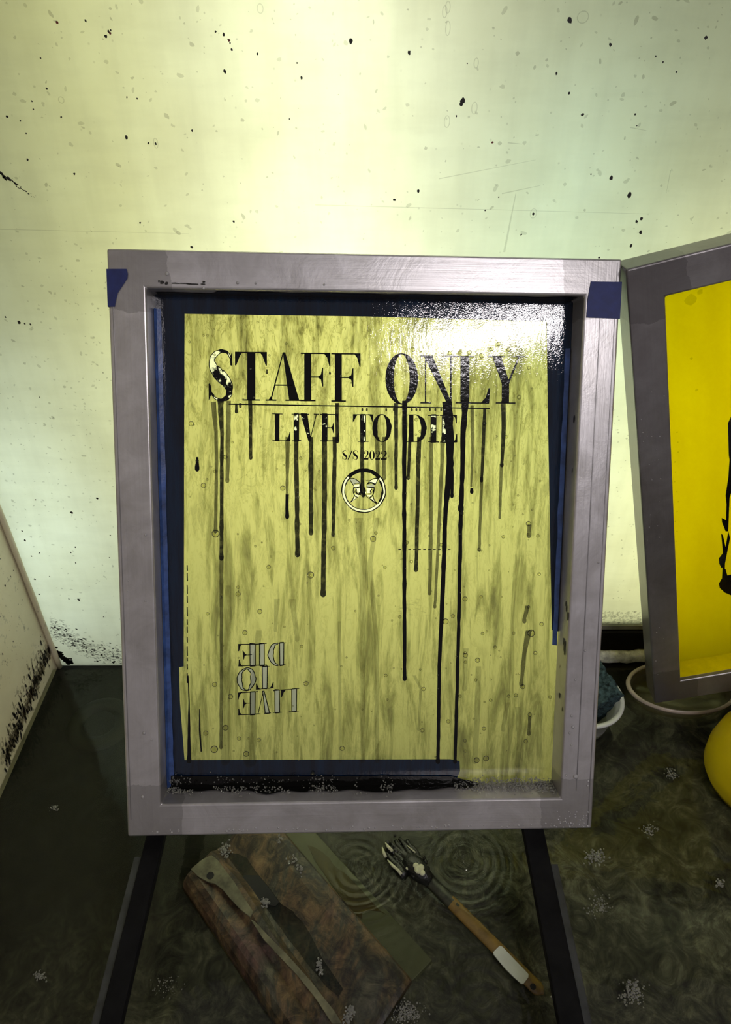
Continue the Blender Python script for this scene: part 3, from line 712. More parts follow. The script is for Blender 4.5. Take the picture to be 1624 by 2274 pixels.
# upside-down LIVE TO DIE at the lower left: grey open letters in black outline
def inset(pl, g):
    cx = sum(p[0] for p in pl)/len(pl); xs = [p[0] for p in pl]
    if max(xs)-min(xs) < 2.6*g: return None
    return pl
bmk = bmesh.new()
rows = [('DIE', ((635,596),(592,572),(572,529)), 1426, 1480), ('TO', ((608,569),(568,527)), 1481, 1535), ('LIVE', ((665,624),(626,606),(602,570),(573,528)), 1534, 1589)]
for word, xs, yt, yb_ in rows:
    sk = {'DIE': -0.03, 'TO': -0.09, 'LIVE': -0.07}[word]
    for ch, (xr_, xl_) in zip(word, xs):
        y0_, y1_ = yt+sk*(xl_-528)+4, yb_+sk*(xl_-528)
        def PL(u, v):
            u, v = 1-u, 1-v; x = xl_+(xr_-xl_)*u; y = y1_-(y1_-y0_)*v+sk*(x-xl_)
            return x+2.0*noise.noise(Vector((x*0.11, y*0.11, 0))), y+2.0*noise.noise(Vector((x*0.11, y*0.11, 9)))
        G = glyph(ch)
        outl = []
        if ch == 'O':
            solid = []; outl = [[(0.5+0.5*math.cos(k*math.pi/16), 0.5+0.5*math.sin(k*math.pi/16)) for k in range(33)], [(0.5+0.25*math.cos(k*math.pi/16), 0.5+0.46*math.sin(k*math.pi/16)) for k in range(33)]]
            thick = ringpoly(0.5, 0.5, 0.5, 0.5, 0.25, 0.46, 32)
        elif ch == 'D':
            solid = G[1:3]; thick = [G[0]] + ringpoly(0.45, 0.5, 0.55, 0.5, 0.27, 0.45, 20, -math.pi/2, math.pi/2)
            outl = [G[0]+[G[0][0]]] + [[(0.45+r1*math.cos(-math.pi/2+k*math.pi/20), 0.5+r2*math.sin(-math.pi/2+k*math.pi/20)) for k in range(21)] for r1, r2 in ((0.55, 0.5), (0.27, 0.45))]
        else:
            solid = G[1:]; thick = [G[0]]; outl = [G[0]+[G[0][0]]]
        for pl in solid: poly(bmk, [A(*PL(u, v), LAY*6) for u, v in pl])
        for pl in thick: OPENP.append((2, [A(*PL(u, v)) for u, v in pl]))
        for ln in outl:
            P_ = [PL(u, v) for u, v in ln]
            for q in ribbon([(x, y, 1.0) for x, y in P_]): poly(bmk, [A(x, y, LAY*6.5) for x, y in q])
            for (xa, ya), (xb, yb4) in zip(P_, P_[1:]):
                l = math.hypot(xb-xa, yb4-ya)
                if l > 6: nx_, ny_ = -(yb4-ya)/l*1.0, (xb-xa)/l*1.0; poly(bmk, [A(xa+nx_, ya+ny_, LAY*7), A(xb+nx_, yb4+ny_, LAY*7), A(xb-nx_, yb4-ny_, LAY*7), A(xa-nx_, ya-ny_, LAY*7)])
link('inverted_lettering', bmk, M_INK, scr, label='small upside-down outlined capitals reading LIVE TO DIE')

# emblem: winged moth in a ring
EC = (808, 1089.5)
def ring_px(bm, cx, cy, ro, ri, a0, a1, d, mi=0, n=64, wob=0.0):
    for k in range(n):
        a, b = a0+(a1-a0)*k/n, a0+(a1-a0)*(k+1)/n
        def P(r, an):
            r += wob*noise.noise(Vector((math.cos(an)*4, math.sin(an)*4, r))); return A(cx+r*math.cos(an), cy+r*math.sin(an)*1.0, d)
        poly(bm, [P(ro, a), P(ro, b), P(ri, b), P(ri, a)], mi)
bm = bmesh.new()
ring_px(bm, *EC, 49.5, 47.2, 0, 2*math.pi, LAY*7, 0, wob=1.2); ring_px(bm, *EC, 43.0, 41.2, 0, 2*math.pi, LAY*7, 0, wob=1.2)
ring_px(bm, *EC, 49.2, 42.5, math.radians(222), math.radians(322), LAY*8, 0)
for k in range(48):
    a, b = math.radians(-38+260*k/48), math.radians(-38+260*(k+1)/48)
    OPENP.append((1, [A(EC[0]+r*math.cos(q), EC[1]+r*math.sin(q)) for r, q in ((47.6, a), (47.6, b), (42.8, b), (42.8, a))]))
ring_px(bm, *EC, 44.0, 40.0, -math.radians(30), math.radians(36), LAY*7.2, 0, wob=2.0)
Z = lambda x, y: (740+x/11.6, 980+y/11.6)
def zline(pts, w, mi=0, d=LAY*9):
    Pp = [(*Z(x, y), w/11.6/2) for x, y in pts]
    for q in ribbon(cat(Pp, 5) if len(Pp) > 2 else Pp): poly(bm, [A(x, y, d) for x, y in q], mi)
def zfill(pts, mi): OPENP.append((mi, [A(*Z(x, y)) for x, y in pts]))
# wings, cream where the mesh is open
zfill([(430,965),(560,975),(660,1040),(720,1100),(620,1080),(530,1120)], 2); zfill([(1155,960),(1090,1090),(1060,1110),(980,1070),(890,1090),(980,1010)], 1)
zfill([(540,1130),(700,1100),(720,1180),(640,1200),(540,1180)], 1); zfill([(870,1120),(1070,1100),(1060,1190),(880,1170)], 2)
zfill([(600,1220),(700,1210),(710,1330),(640,1330)], 1); zfill([(860,1210),(980,1200),(960,1330),(880,1340)], 1)
zfill([(560,1370),(700,1400),(640,1440),(580,1420)], 1); zfill([(870,1390),(1000,1380),(940,1440)], 1); zfill([(760,1290),(860,1300),(850,1340),(780,1330)], 1)
zfill([(540,1430),(610,1460),(560,1500),(480,1570)], 1); zfill([(950,1470),(1020,1440),(1060,1540),(1100,1590)], 1)
zline([(415,950),(540,960),(640,1020),(730,1100)], 20); zline([(415,950),(470,1050),(530,1140)], 20); zline([(530,1100),(610,1080),(700,1090)], 14)
zline([(1165,955),(1030,965),(930,1040),(860,1130)], 20); zline([(1165,955),(1120,1050),(1075,1130)], 20); zline([(890,1090),(980,1065),(1080,1110)], 40)
zline([(520,1190),(600,1200),(690,1170)], 30); zline([(860,1170),(960,1190),(1070,1195)], 28)
zline([(530,1200),(520,1300),(560,1400),(640,1450)], 24); zline([(1060,1200),(1050,1300),(1020,1390),(930,1460)], 26)
zline([(600,1230),(590,1300),(640,1360),(720,1370)], 34); zline([(1000,1230),(960,1290),(990,1340)], 26); zline([(840,1370),(880,1440),(950,1480)], 18)
zline([(540,1420),(500,1510),(440,1570)], 22); zline([(600,1470),(520,1520),(450,1575)], 12); zline([(1030,1400),(1060,1510),(1130,1590)], 22); zline([(960,1480),(1040,1550),(1130,1600)], 34)
zline([(700,1100),(720,1300),(770,1340)], 50); zline([(790,1180),(830,1270),(790,1400)], 34); zline([(660,1340),(740,1330),(800,1380)], 40); zline([(850,1010),(900,1000),(950,1005)], 10)
zline([(900,1350),(930,1360),(980,1340)], 14); zline([(540,1270),(570,1330)], 18); zline([(1040,1250),(1030,1310)], 30)
link('moth_emblem', bm, M_INK, scr, label='round emblem of a winged moth inside a ring, half washed to cream')
# the stretched mesh itself: coated sheet with the open areas as faces of their own
from mathutils.geometry import delaunay_2d_cdt
vv, ff, mm = [], [], []
def addf(pts, mi): 
    ff.append(list(range(len(vv), len(vv)+len(pts)))); mm.append(mi); vv.extend(pts)
e_ = 0.006
addf([Vector((BAR-e_, BAR-e_)), Vector((SW-BAR+e_, BAR-e_)), Vector((SW-BAR+e_, SH-BAR+e_)), Vector((BAR-e_, SH-BAR+e_))], 0)
for mi, pts in OPENP:
    q = [Vector((p.x, p.z)) for p in pts]; ar = sum(q[i].x*q[(i+1) % len(q)].y-q[(i+1) % len(q)].x*q[i].y for i in range(len(q)))
    if ar < 0: q = q[::-1]
    addf(q, mi)
V2, E2, F2, _, _, OF = delaunay_2d_cdt(vv, [], ff, 1, 1e-6, True)
bm = bmesh.new(); vs = [bm.verts.new((v.x, MD, v.y)) for v in V2]
for f, of in zip(F2, OF):
    try: g_ = bm.faces.new([vs[i] for i in f])
    except ValueError: continue
    g_.material_index = max([mm[k] for k in of] or [0])
recalc(bm)
link('screen_mesh', bm, [M_EMUL, M_OPEN, M_GREYMESH], scr, label='olive emulsion-coated mesh with ink runs')

# ---- drips of ink
def drip(bm, path, mi, d, bulb=1.15):
    """path: (x, y, width px) downwards; ends rounded"""
    P = []
    for (xa, ya, wa), (xb, yb2, wb) in zip(path, path[1:]):
        n = max(2, int((yb2-ya)/14))
        for k in range(n):
            t_ = k/n; y = ya+(yb2-ya)*t_
            P.append((xa+(xb-xa)*t_+0.9*noise.noise(Vector((y*0.02, xa, 0))), y, (wa+(wb-wa)*t_)/2*(1+0.30*noise.noise(Vector((y*0.045, xa, 3))))))
    x, y, w = path[-1]; w2 = w/2*bulb
    P += [(x, y-w2*1.6, w/2), (x, y-w2*0.8, w2), (x, y, w2), (x, y+w2*0.5, w2*0.86), (x, y+w2*0.85, w2*0.5), (x, y+w2, w2*0.08)]
    P = sorted(P, key=lambda q: q[1])
    L = [A(x-w, y, d) for x, y, w in P]; R_ = [A(x+w, y, d) for x, y, w in P]
    for i in range(len(P)-1): poly(bm, [L[i], R_[i], R_[i+1], L[i+1]], mi)
drips = [  # (material, path)
 (1,[(556,888,9),(557,1017,7)]),
 (2,[(474,892,12),(480,960,8),(481,1030,8),(480,1100,7),(479,1180,8)]),
 (1,[(490,886,15),(491,930,11),(493,960,8),(492,1240,9)]),(2,[(492,1235,9),(492,1480,7),(491,1660,7)]),
 (2,[(508,890,10),(507,960,11),(505,1068,8)]),
 (2,[(639,970,10),(638,1100,6)]),(0,[(638,1098,7),(638,1148,8)]),
 (1,[(658,970,9),(659,1060,10),(661,1232,10)]),
 (1,[(691,970,8),(691,1050,11),(691,1184,9)]),
 (1,[(721,970,12),(721,1100,11),(718,1320,11)]),
 (1,[(749,895,8),(749,980,8)]),(1,[(744,970,9),(742,1100,9),(740,1188,7)]),
 (1,[(805,920,8),(804,1040,8),(807,1100,8)]),
 (2,[(838,970,10),(839,1060,8)]),(2,[(853,970,9),(853,1062,8)]),
 (1,[(880,895,9),(880,1084,7)]),
 (0,[(899,890,11),(898,1100,9),(899,1508,8)]),
 (1,[(911,970,7),(907,1062,7)]),
 (1,[(931,970,10),(928,1120,9),(924,1266,8)]),
 (2,[(958,970,8),(957,1200,9),(954,1318,7)]),(2,[(984,970,9),(974,1200,7),(966,1348,6)]),
 (0,[(993,892,22),(999,960,19),(1000,1030,16),(990,1130,10),(984,1300,10),(976,1480,8),(973,1692,8)]),
 (0,[(1004,1040,8),(1004,1102,7)]),
 (0,[(1034,888,14),(1029,960,12),(1027,1060,10),(1024,1132,11)]),(0,[(1024,1136,9),(1019,1400,8),(1011,1692,7)]),
 (2,[(1049,900,8),(1050,1000,6),(1047,1080,4)]),(0,[(1048,1084,6),(1048,1093,7)]),
 (1,[(1077,905,7),(1073,1000,8),(1070,1068,6)]),(2,[(1070,1060,7),(1065,1222,6)]),
 (1,[(1118,890,10),(1119,950,10),(1115,1034,7)]),(2,[(1114,1030,8),(1110,1150,5)]),
 (0,[(418,1500,2),(420,1560,3),(420,1690,9)]),(0,[(443,1575,2),(444,1620,4),(447,1668,3)]),
 (0,[(438,1015,5),(438,1042,9)]),(1,[(525,896,5),(525,915,6)]),(1,[(534,895,5),(534,903,5)]),(1,[(593,1000-180,3),(593,828,5)]),(1,[(732,825,3),(733,830,4)]),
 (3,[(797,1150,20),(806,1250,14),(806,1690,9)]),(3,[(838,1150,10),(822,1250,10),(836,1420,10),(838,1690,8)]),(3,[(754,1380,7),(756,1690,7)]),
 (3,[(507,1300,14),(505,1420,16),(500,1690,18)]),(3,[(575,1400,12),(560,1600,22),(555,1690,26)]),
 (2,[(1175,1400,14),(1165,1450,10),(1158,1520,8)]),(2,[(1176,1165,8),(1175,1190,9)]),(2,[(1172,1345,10),(1165,1380,8)]),
 (3,[(1150,1570,10),(1155,1640,14),(1150,1700,9)]),(2,[(1177,1590,8),(1175,1630,7)]),(3,[(1128,1560,9),(1118,1620,9)]),(3,[(1063,1480,12),(1060,1600,12),(1055,1690,12)]),
 (3,[(920,1500,8),(935,1530,6),(930,1620,6)]),(3,[(1035,1440,12),(1032,1530,9)]),(3,[(650,1330,14),(660,1420,9)]),(3,[(615,1330,12),(612,1400,7)])]
for x in (805, 815, 858, 875, 915, 925, 933, 955, 967, 980): drips.append((1, [(x, 906, 3), (x, 911, 3.5)]))
bm = bmesh.new()
for k, (mi, path) in enumerate(drips): drip(bm, path, mi, LAY*(10+0.15*k))
n_main = len(drips)
link('ink_drips', bm, [M_INK, M_INK2, M_INK3, M_INK4], scr, kind='stuff', label='runs of black ink dripping from the letters')
# broken registration line left + small ticks
bm = bmesh.new(); y = 1255
while y < 1500:
    l = random.uniform(6, 26); poly(bm, [A(414.5, y, LAY*8), A(417, y, LAY*8), A(417.5, y+l, LAY*8), A(415, y+l, LAY*8)]); y += l+random.uniform(3, 10)
link('broken_line', bm, M_INK, scr, label='broken upright black line on the emulsion')
bm = bmesh.new()
for x in range(885, 1000, 11): poly(bm, [A(x, 1219, LAY*8), A(x+6, 1219, LAY*8), A(x+6, 1221, LAY*8), A(x, 1221, LAY*8)])
link('broken_line', bm, M_INK, scr, label='short level dashed black line on the emulsion')
# smudge near (895,1350)
bm = bmesh.new()
for k in range(22): 
    x, y = random.gauss(905, 26), random.gauss(1348, 10); c = A(x, y, LAY*5); fleck(bm, c, UX, UZ, random.uniform(0.001, 0.004), 0, random.uniform(0.15, 0.4), random.uniform(-0.3, 0.1))
link('smudge', bm, ink('pale_smudge', 0.13, (0.03, 0.03, 0.0), 0.1), scr, kind='stuff')

# ---- water beads on the wet mesh
known = [(425,941,6),(438,1023,4),(452,1078,6),(479,1047,5),(479,1185,9),(492,1326,4),(501,1015,5),(586,836,3),(628,1084,6),(627,948,3),(662,1105,4),(668,1018,4),(740,1217,5),(690,1277,8),(597,1259,5),(567,1213,3),(529,1319,6),(529,1304,4),(544,1405,6),(577,1358,6),(461,1363,4),(477,1520,6),(512,1547,6),(680,1518,6),(670,1436,4),(632,1392,3),(501,1616,7),(457,1628,6),(476,1664,9),(531,1640,5),(547,1674,7),(575,1643,5),(552,1640,3),(760,1662,6),(695,1718,4),(740,1190,4),(829,1197,7),(835,1184,4),(903,1205,5),(914,1247,4),(980,1210,4),(1025,1140,6),(1064,1220,4),(1033,1330,6),(1069,1325,4),(1118,1192,4),(1174,1163,6),(1174,1187,4),(1189,1450,5),(1180,1406,9),(1203,1386,5),(1161,1525,6),(1146,1544,5),(1130,1546,4),(1177,1587,5),(1168,1646,5),(1034,1455,6),(1034,1470,4),(1061,1466,6),(1059,1690-2,7),(1080,1684,7),(1033,1645,4),(1034,1668,4),(1100,1437,4),(1141,1406,4),(1072,1407,4),(1057,1510,4),(1090,1555,4),(1075,1618,5),(1022,1546,4),(941,1530,5),(938,1622,5),(996,1602,5),(857,1500,4),(990,1380,7),(1006,1368,5),(888,1370,4),(789,1357,3),(953,1190,3),(855,1260,4),(1222,1548,4),(1198,1275,4),(1195,1190,4),(1174,1348,4),(1200,1068,3),(1153,882,5),(1125,970,4),(1175,817,4),(1033,1450,4),(1000,855-1,4),(875,855,4),(925,932,4),(934,958,4),(764+160,965,3),(887,905,2),(1076,940,5),(1142,832,4),(917,776,5),(1000,784,5),(1022,784,5),(1043,783,5),(1070,790,6),(1092,775,5),(1108,764,5),(1130,777,5),(452,745,3),(461,745,3),(421,759,3),(477,788,3)]
pts_ = list(known)
for k in range(150): pts_.append((random.uniform(415, 1215), random.uniform(710, 1690), random.uniform(1.5, 3)))
bm = bmesh.new()
for x, y, r in pts_: ball(bm, A(x, y, LAY*18), r*0.00048, 2 if r > 3 else 1, 0.7, 0, (0, -1, 0))
link('water_beads', bm, M_DROP, scr, True, kind='stuff', label='small water beads on the wet emulsion')

# pool of ink and foam lying in the bottom of the frame
def AB(px, py, d=0.0):
    p = locpt(A_I, px, py, 2, BAR+0.0012+d); p.y = min(max(p.y, 0.003), MD-0.001); p.x = min(max(p.x, BAR+0.001), SW-BAR-0.001); return p
bm = bmesh.new(); n = 90; prev = None
for k in range(n+1):
    x = 375+(1100-375)*k/n; yt = 1722+2.0*noise.noise(Vector((x*0.02, 0, 0))); yb3 = 1757+10*noise.noise(Vector((x*0.016, 5, 0)))-(0 if x < 900 else (x-900)*0.09)
    r = [bm.verts.new(AB(x, yt)), bm.verts.new(AB(x, max(yb3, yt+1)))]
    if prev: bm.faces.new((prev[0], prev[1], r[1], r[0]))
    prev = r
prev = None
for k in range(n+1):      # the pool stands a little way up the mesh
    x = 375+(1060-375)*k/n; y0_ = 1723+2.5*noise.noise(Vector((x*0.03, 3, 0)))+max(0, (x-1000)*0.25)
    p = A(x, y0_, LAY*14); q = Vector((p.x, p.y, BAR+0.0009))
    r = [bm.verts.new(p), bm.verts.new(q)]
    if prev and p.z > q.z: bm.faces.new((prev[0], prev[1], r[1], r[0]))
    prev = r
recalc(bm); link('ink_puddle', bm, ink('wet_ink_puddle', 1.0, (0.005, 0.005, 0.004)), scr, kind='stuff', label='black inky puddle in the bottom of the frame')
bm = bmesh.new()
for k in range(1500):
    x = random.choice((random.uniform(372, 430), random.uniform(440, 720), random.uniform(700, 880), random.uniform(1010, 1250), random.uniform(1050, 1245)))
    y = random.gauss(1750, 7) if x < 900 else random.gauss(1746, 7)
    if x < 900 and noise.noise(Vector((x*0.02, y*0.05, 0))) < -0.02: continue
    ball(bm, AB(x, y, random.uniform(0, 0.001)), random.uniform(0.0004, 0.0012), 1)
    if x > 1030 or k % 3 == 0:
        p = A(x, random.gauss(1738, 6) if x > 1000 else random.gauss(1733, 5), LAY*16); ball(bm, p, random.uniform(0.0004, 0.0011), 1)
link('foam_line', bm, M_FOAM, scr, True, kind='stuff', label='grey soap foam along the bottom of the mesh')
# splashed spots and beads on the metal
bm = bmesh.new()
for x, y, r in ((323,1188,4),(285,1290,2),(323,1335,3),(320,1628,5),(337,1643,3),(317,1770,5),(283,1313,2),(1273,1615,5),(1270,1590,4),(1266,1628,4),(1279,1725,8),(1307,1735,4),(1306,1745,4),(1258,1722,4),(1270,1655,3),(1300,1445,3),(1330,1250,3),(1278,1510,3),(452,640,4),(371,608,5),(528,628,4),(568,629,3),(720,632,3)):
    ball(bm, AF(x, y, -0.0002), r*0.00042, 1, 0.4, 0, (0, -1, 0))
for k in range(70):
    x = random.uniform(330, 1300); p = AF(x, 1850-(x-300)*0.016-random.uniform(0, 7), -0.0003)
    if p.z > 0.0015: ball(bm, p, random.uniform(0.0005, 0.0016), 1, 0.6, 0, (0, -1, 0))
for k in range(40): ball(bm, AF(random.uniform(1230, 1310), random.uniform(1800, 1838), -0.0003), random.uniform(0.0005, 0.0014), 1, 0.6, 0, (0, -1, 0))
link('water_splashes', bm, simple('milky_drops', (0.42, 0.41, 0.42), 0.1, var=0.05), scr, True, kind='stuff')
# black ink smears on the frame
bm = bmesh.new()
for x, y, r, e in ((360,627,5,0.8),(370,629,4,0.8),(353,624,2,1.5),(453,626,4,0.5),(450,631,6,0.25),(410,629,14,0.10),(430,631,14,0.12),(390,629,10,0.15),(1331,572,3,0.8)):
    fleck(bm, AF(x, y, 0.0001), UX, UZ, r*0.00046, 0, e)
for x, y, r in ((1254,1435,6),(1252,1425,4),(1254,1448,4),(1244,1480,2),(1243,1545,4),(1249,1575,3),(1257,1340,3),(1258,1352,4),(1261,1370,5),(1271,1045,3),(1275,930,4)):
    p = locpt(A_I, x, y, 0, SW-BAR-0.0006); p.y = min(max(p.y, 0.004), MD-0.002)
    fleck(bm, p, Vector((0, 1, 0)), UZ, r*0.0005, 0, 2.2, 0.1)
link('ink_smear', bm, M_FL3, scr, kind='stuff', label='black ink smears on the aluminium')

# -------- second screen, partly in frame
scr2 = empty('printing_screen', B_T, B_E, label='yellow printing screen leaning tilted against the wall on the right', category='screen')
bm = bmesh.new(); screen_frame(bm, SW, SH, BAR, DEP); link('frame', bm, M_ALU2, scr2)
bm = bmesh.new(); box(bm, (BAR-0.005, MD, BAR-0.005), (SW-BAR+0.005, MD+0.0008, SH-BAR+0.005)); link('screen_mesh', bm, M_YEL, scr2, label='bright yellow mesh')
bm = bmesh.new(); box(bm, (BAR+0.0005, 0.006, BAR+0.0001), (SW-BAR-0.0005, MD-0.0005, BAR+0.0009)); M_YREFL = simple('yellow_reflection', (0.78, 0.66, 0.0), 0.3, var=0.12, scale=50, coat=0.3)
link('reflection_strip', bm, M_YREFL, scr2, label='painted yellow reflection along the inside of the bottom bar')  # the mesh's reflection in the bar, put in as an opaque yellow strip
def Bp(px, py, d=0.0): return locpt(B_I, px, py, 1, MD-0.0006-d)
bm = bmesh.new()
def bfill(pts, d=0.0): poly(bm, [Bp(x, y, d) for x, y in pts])
bfill([(1614,1120),(1612,1100),(1618,1060),(1622,1000),(1621,960),(1626,940),(1660,900),(1700,960),(1700,1330),(1660,1310),(1640,1120),(1626,1090),(1621,1105),(1618,1180),(1612,1180),(1604,1160),(1603,1150),(1613,1155)])
bfill([(1602,1185),(1606,1188),(1612,1215),(1618,1180),(1622,1195),(1616,1225),(1610,1255),(1603,1262),(1598,1252),(1597,1240),(1606,1228)])
bfill([(1597,1296),(1604,1284),(1610,1275),(1607,1262),(1612,1264),(1616,1278),(1624,1276),(1660,1262),(1700,1290),(1700,1345),(1640,1330),(1624,1322),(1610,1316),(1599,1306)])
bfill([(1606,1240),(1611,1240),(1610,1280),(1604,1284)], LAY)
bfill([(1617,940),(1624,925),(1626,1000),(1624,1045),(1619,1010)], LAY)
recalc(bm)
link('black_artwork', bm, M_INK, scr2, label='ragged black painted shape on the yellow mesh')
bm = bmesh.new()
for x, y, r in ((1555,648,7),(1535,665,14),(1536,796,4),(1548,866,4)): fleck(bm, Bp(x, y, LAY), UX, UZ, r*0.0005, 0, 0.8)
for k in range(12): x = 1490; fleck(bm, Bp(1503+random.uniform(-4, 4), 960+k*22, LAY), UX, UZ, 0.001, 0)
link('mesh_stain', bm, ink('yellow_stain', 0.22, (0.1, 0.08, 0), 0.1), scr2, kind='stuff')
bm = bmesh.new()
for k in range(45):
    p = locpt(B_I, *random.choice(((random.uniform(1405, 1480), random.uniform(860, 1540)), (random.uniform(1400, 1470), random.uniform(930, 1200)))), 1, -0.0002)
    if 0.003 < p.x < BAR-0.003: ball(bm, p, random.uniform(0.0004, 0.0010), 1, 0.5, 0, (0, -1, 0))
link('water_splashes', bm, simple('pale_drops', (0.35, 0.34, 0.34), 0.1, var=0.05), scr2, True, kind='stuff')

# ------------------------------------------------------------------ tubs behind
bc = on_z(1298, 1545, 0.055)
t = empty('small_tub', (bc.x, bc.y, 0), label='small white plastic tub behind the upright screen\'s lower right side', category='tub')
bm = bmesh.new(); lathe(bm, [(0, 0.0006), (0.037, 0.0006), (0.040, 0.004), (0.050, 0.052), (0.0545, 0.052), (0.055, 0.0555), (0.053, 0.057), (0.0485, 0.056), (0.0375, 0.0045), (0, 0.0035)], 56)
link('tub_wall', bm, M_WHITEP, t, True)
# teal scrubber wedge standing in the tub
bm = bmesh.new(); bmesh.ops.create_cube(bm, size=1); bmesh.ops.subdivide_edges(bm, edges=bm.edges, cuts=22, use_grid_fill=True)
for v in bm.verts:
    u, w, z = v.co.x, v.co.y, v.co.z
    v.co = Vector((u*0.070*(0.56+0.44*(z+0.5)), w*0.062*(0.60+0.40*(z+0.5)), (z+0.5)*0.062+0.010*(w+0.5)*(z+0.5)+0.004*(u)*(z+0.5)))
    nrm = noise.noise_vector(v.co*130)*0.0022+noise.noise_vector(v.co*420)*0.0010; v.co += nrm
so = link('scouring_sponge', bm, M_TEAL, None, True, label='dark teal fibrous scouring sponge wedged in the small white tub', category='sponge')
so.location = (bc.x+0.004, bc.y+0.002, 0.006+0.004); so.rotation_euler = (0.0, 0.0, 0.35)

cc = on_z(1512, 1519, 0.028)
t = empty('shallow_bowl', (cc.x, cc.y-0.004, 0), label='shallow cloudy clear plastic bowl under the yellow screen\'s corner', category='bowl')
bm = bmesh.new(); lathe(bm, [(0, 0.0006), (0.058, 0.0006), (0.065, 0.004), (0.078, 0.024), (0.079, 0.024), (0.066, 0.003), (0.0, 0.002)], 64, 1, 0.60)
link('bowl_wall', bm, M_CLEAR, t, True)
bm = bmesh.new(); nn = 64
pr = [(0.0775+0.0035*math.cos(a), 0.026+0.0035*math.sin(a)) for a in [2*math.pi*k/10 for k in range(11)]]
lathe(bm, pr, nn, 1, 0.60); link('bowl_rim', bm, M_RIM, t, True, label='thick rolled rim')

# yellow jug at the right edge
jc = on_z(1698, 1722, 0.02)
t = empty('yellow_jug', (jc.x, jc.y, 0), label='rounded glossy yellow plastic jug standing in the tray at the right edge', category='jug')
bm = bmesh.new(); lathe(bm, [(0, 0.0006), (0.055, 0.0006), (0.068, 0.006), (0.076, 0.022), (0.077, 0.045), (0.072, 0.075), (0.060, 0.105), (0.046, 0.130), (0.030, 0.150), (0.020, 0.158), (0.018, 0.172), (0, 0.172)], 64)
link('jug_body', bm, M_YJUG, t, True)
bm = bmesh.new(); lathe(bm, [(0.0, 0.190), (0.020, 0.190), (0.0215, 0.187), (0.0215, 0.168), (0.0185, 0.168)], 32); link('jug_cap', bm, M_WHITEP, t, True)
bm = bmesh.new(); tube(bm, [(0.028, 0.02, 0.15), (0.055, 0.038, 0.152), (0.075, 0.05, 0.13), (0.078, 0.052, 0.09), (0.068, 0.046, 0.06)], 0.008, 10); link('jug_handle', bm, M_YJUG, t, True)

# ------------------------------------------------------------------ squeegee lying in the water
zs = 0.020
c00 = on_z(402, 1962, zs); c01 = on_z(668, 1812, zs*0.7)           # near-left end, across to the wood/blade seam
e0 = on_z(612, 2274, zs); d0 = (e0-c00).normalized(); d0.z = 0
s1 = on_z(915, 2177, 0.012); s0 = on_z(628, 1845, 0.012); d1 = (s1-s0).normalized(); d1.z = 0
acr = Vector((-(d0.y+d1.y), (d0.x+d1.x), 0)).normalized()
k = (c00-s0).dot(d1); s00 = s0 + d1*((c00-s0).dot(d1)+0.0); LEN = (s1-s00).length
def meet(p, d, q, e):
    den = d.x*e.y-d.y*e.x; k = ((q.x-p.x)*e.y-(q.y-p.y)*e.x)/den; return Vector((p.x+d.x*k, p.y+d.y*k, 0))
ee = on_z(507, 1858, zs)-c00; c00.z = 0; s00 = meet(c00, ee, s0, d1)
e2 = on_z(856, 2274, 0.014)-on_z(915, 2182, 0.014); c10 = meet(c00, d0, s1, e2); s10 = Vector((s1.x, s1.y, 0)); LEN = (s10-s00).length
print('squeegee', c00, s00, c10, s10)
bl0 = on_z(712, 1862, 0.008); bl1 = on_z(960, 2133, 0.008); bl0.z = bl1.z = 0; db = (bl1-bl0).normalized()
bl00 = meet(c00, ee, bl1, db)
sq = empty('squeegee', (c00.x, c00.y, 0), label='wide wooden squeegee lying in the water below the upright screen', category='squeegee')
O = Vector((c00.x, c00.y, 0))
prof = [(0.0, 0.004), (0.0, 0.009), (0.012, 0.016), (0.035, 0.023), (0.08, 0.029), (0.13, 0.0300), (0.19, 0.027), (0.24, 0.024), (0.30, 0.0285), (0.36, 0.0275), (0.41, 0.020), (0.47, 0.0165), (0.55, 0.0165), (0.68, 0.019), (0.82, 0.0205), (0.92, 0.0195), (0.98, 0.017), (1.0, 0.014), (1.0, 0.004)]
bm = bmesh.new(); NU = 90; rows_ = []
for i in range(NU+1):
    u = i/NU; row = []
    for v, h in prof:
        vv = v
        if 0.2 < v < 0.45: vv = v + 0.035*math.sin(min(1, u*2.2)*math.pi)*(1 if u < 0.45 else 0.0) - 0.02*u   # groove wanders
        p = c00.lerp(c10, u).lerp(s00.lerp(s10, u), vv)
        endr = min(1.0, min(u, 1-u)*NU/1.5); hh = h*(0.88+0.12*endr)
        hh += 0.0007*noise.noise(Vector((p.x*60, p.y*60, 0)))
        row.append(bm.verts.new((p.x-O.x, p.y-O.y, max(hh, 0.002))))
    rows_.append(row)
for a, b in zip(rows_, rows_[1:]):
    for k in range(len(prof)-1): bm.faces.new((a[k], b[k], b[k+1], a[k+1]))
bm.faces.new(rows_[0]); bm.faces.new(rows_[-1][::-1]); bm.faces.new([r[0] for r in rows_[::-1]] + [r[-1] for r in rows_])
recalc(bm); link('wooden_handle', bm, M_WOOD, sq, label='stained brown grooved wooden handle')
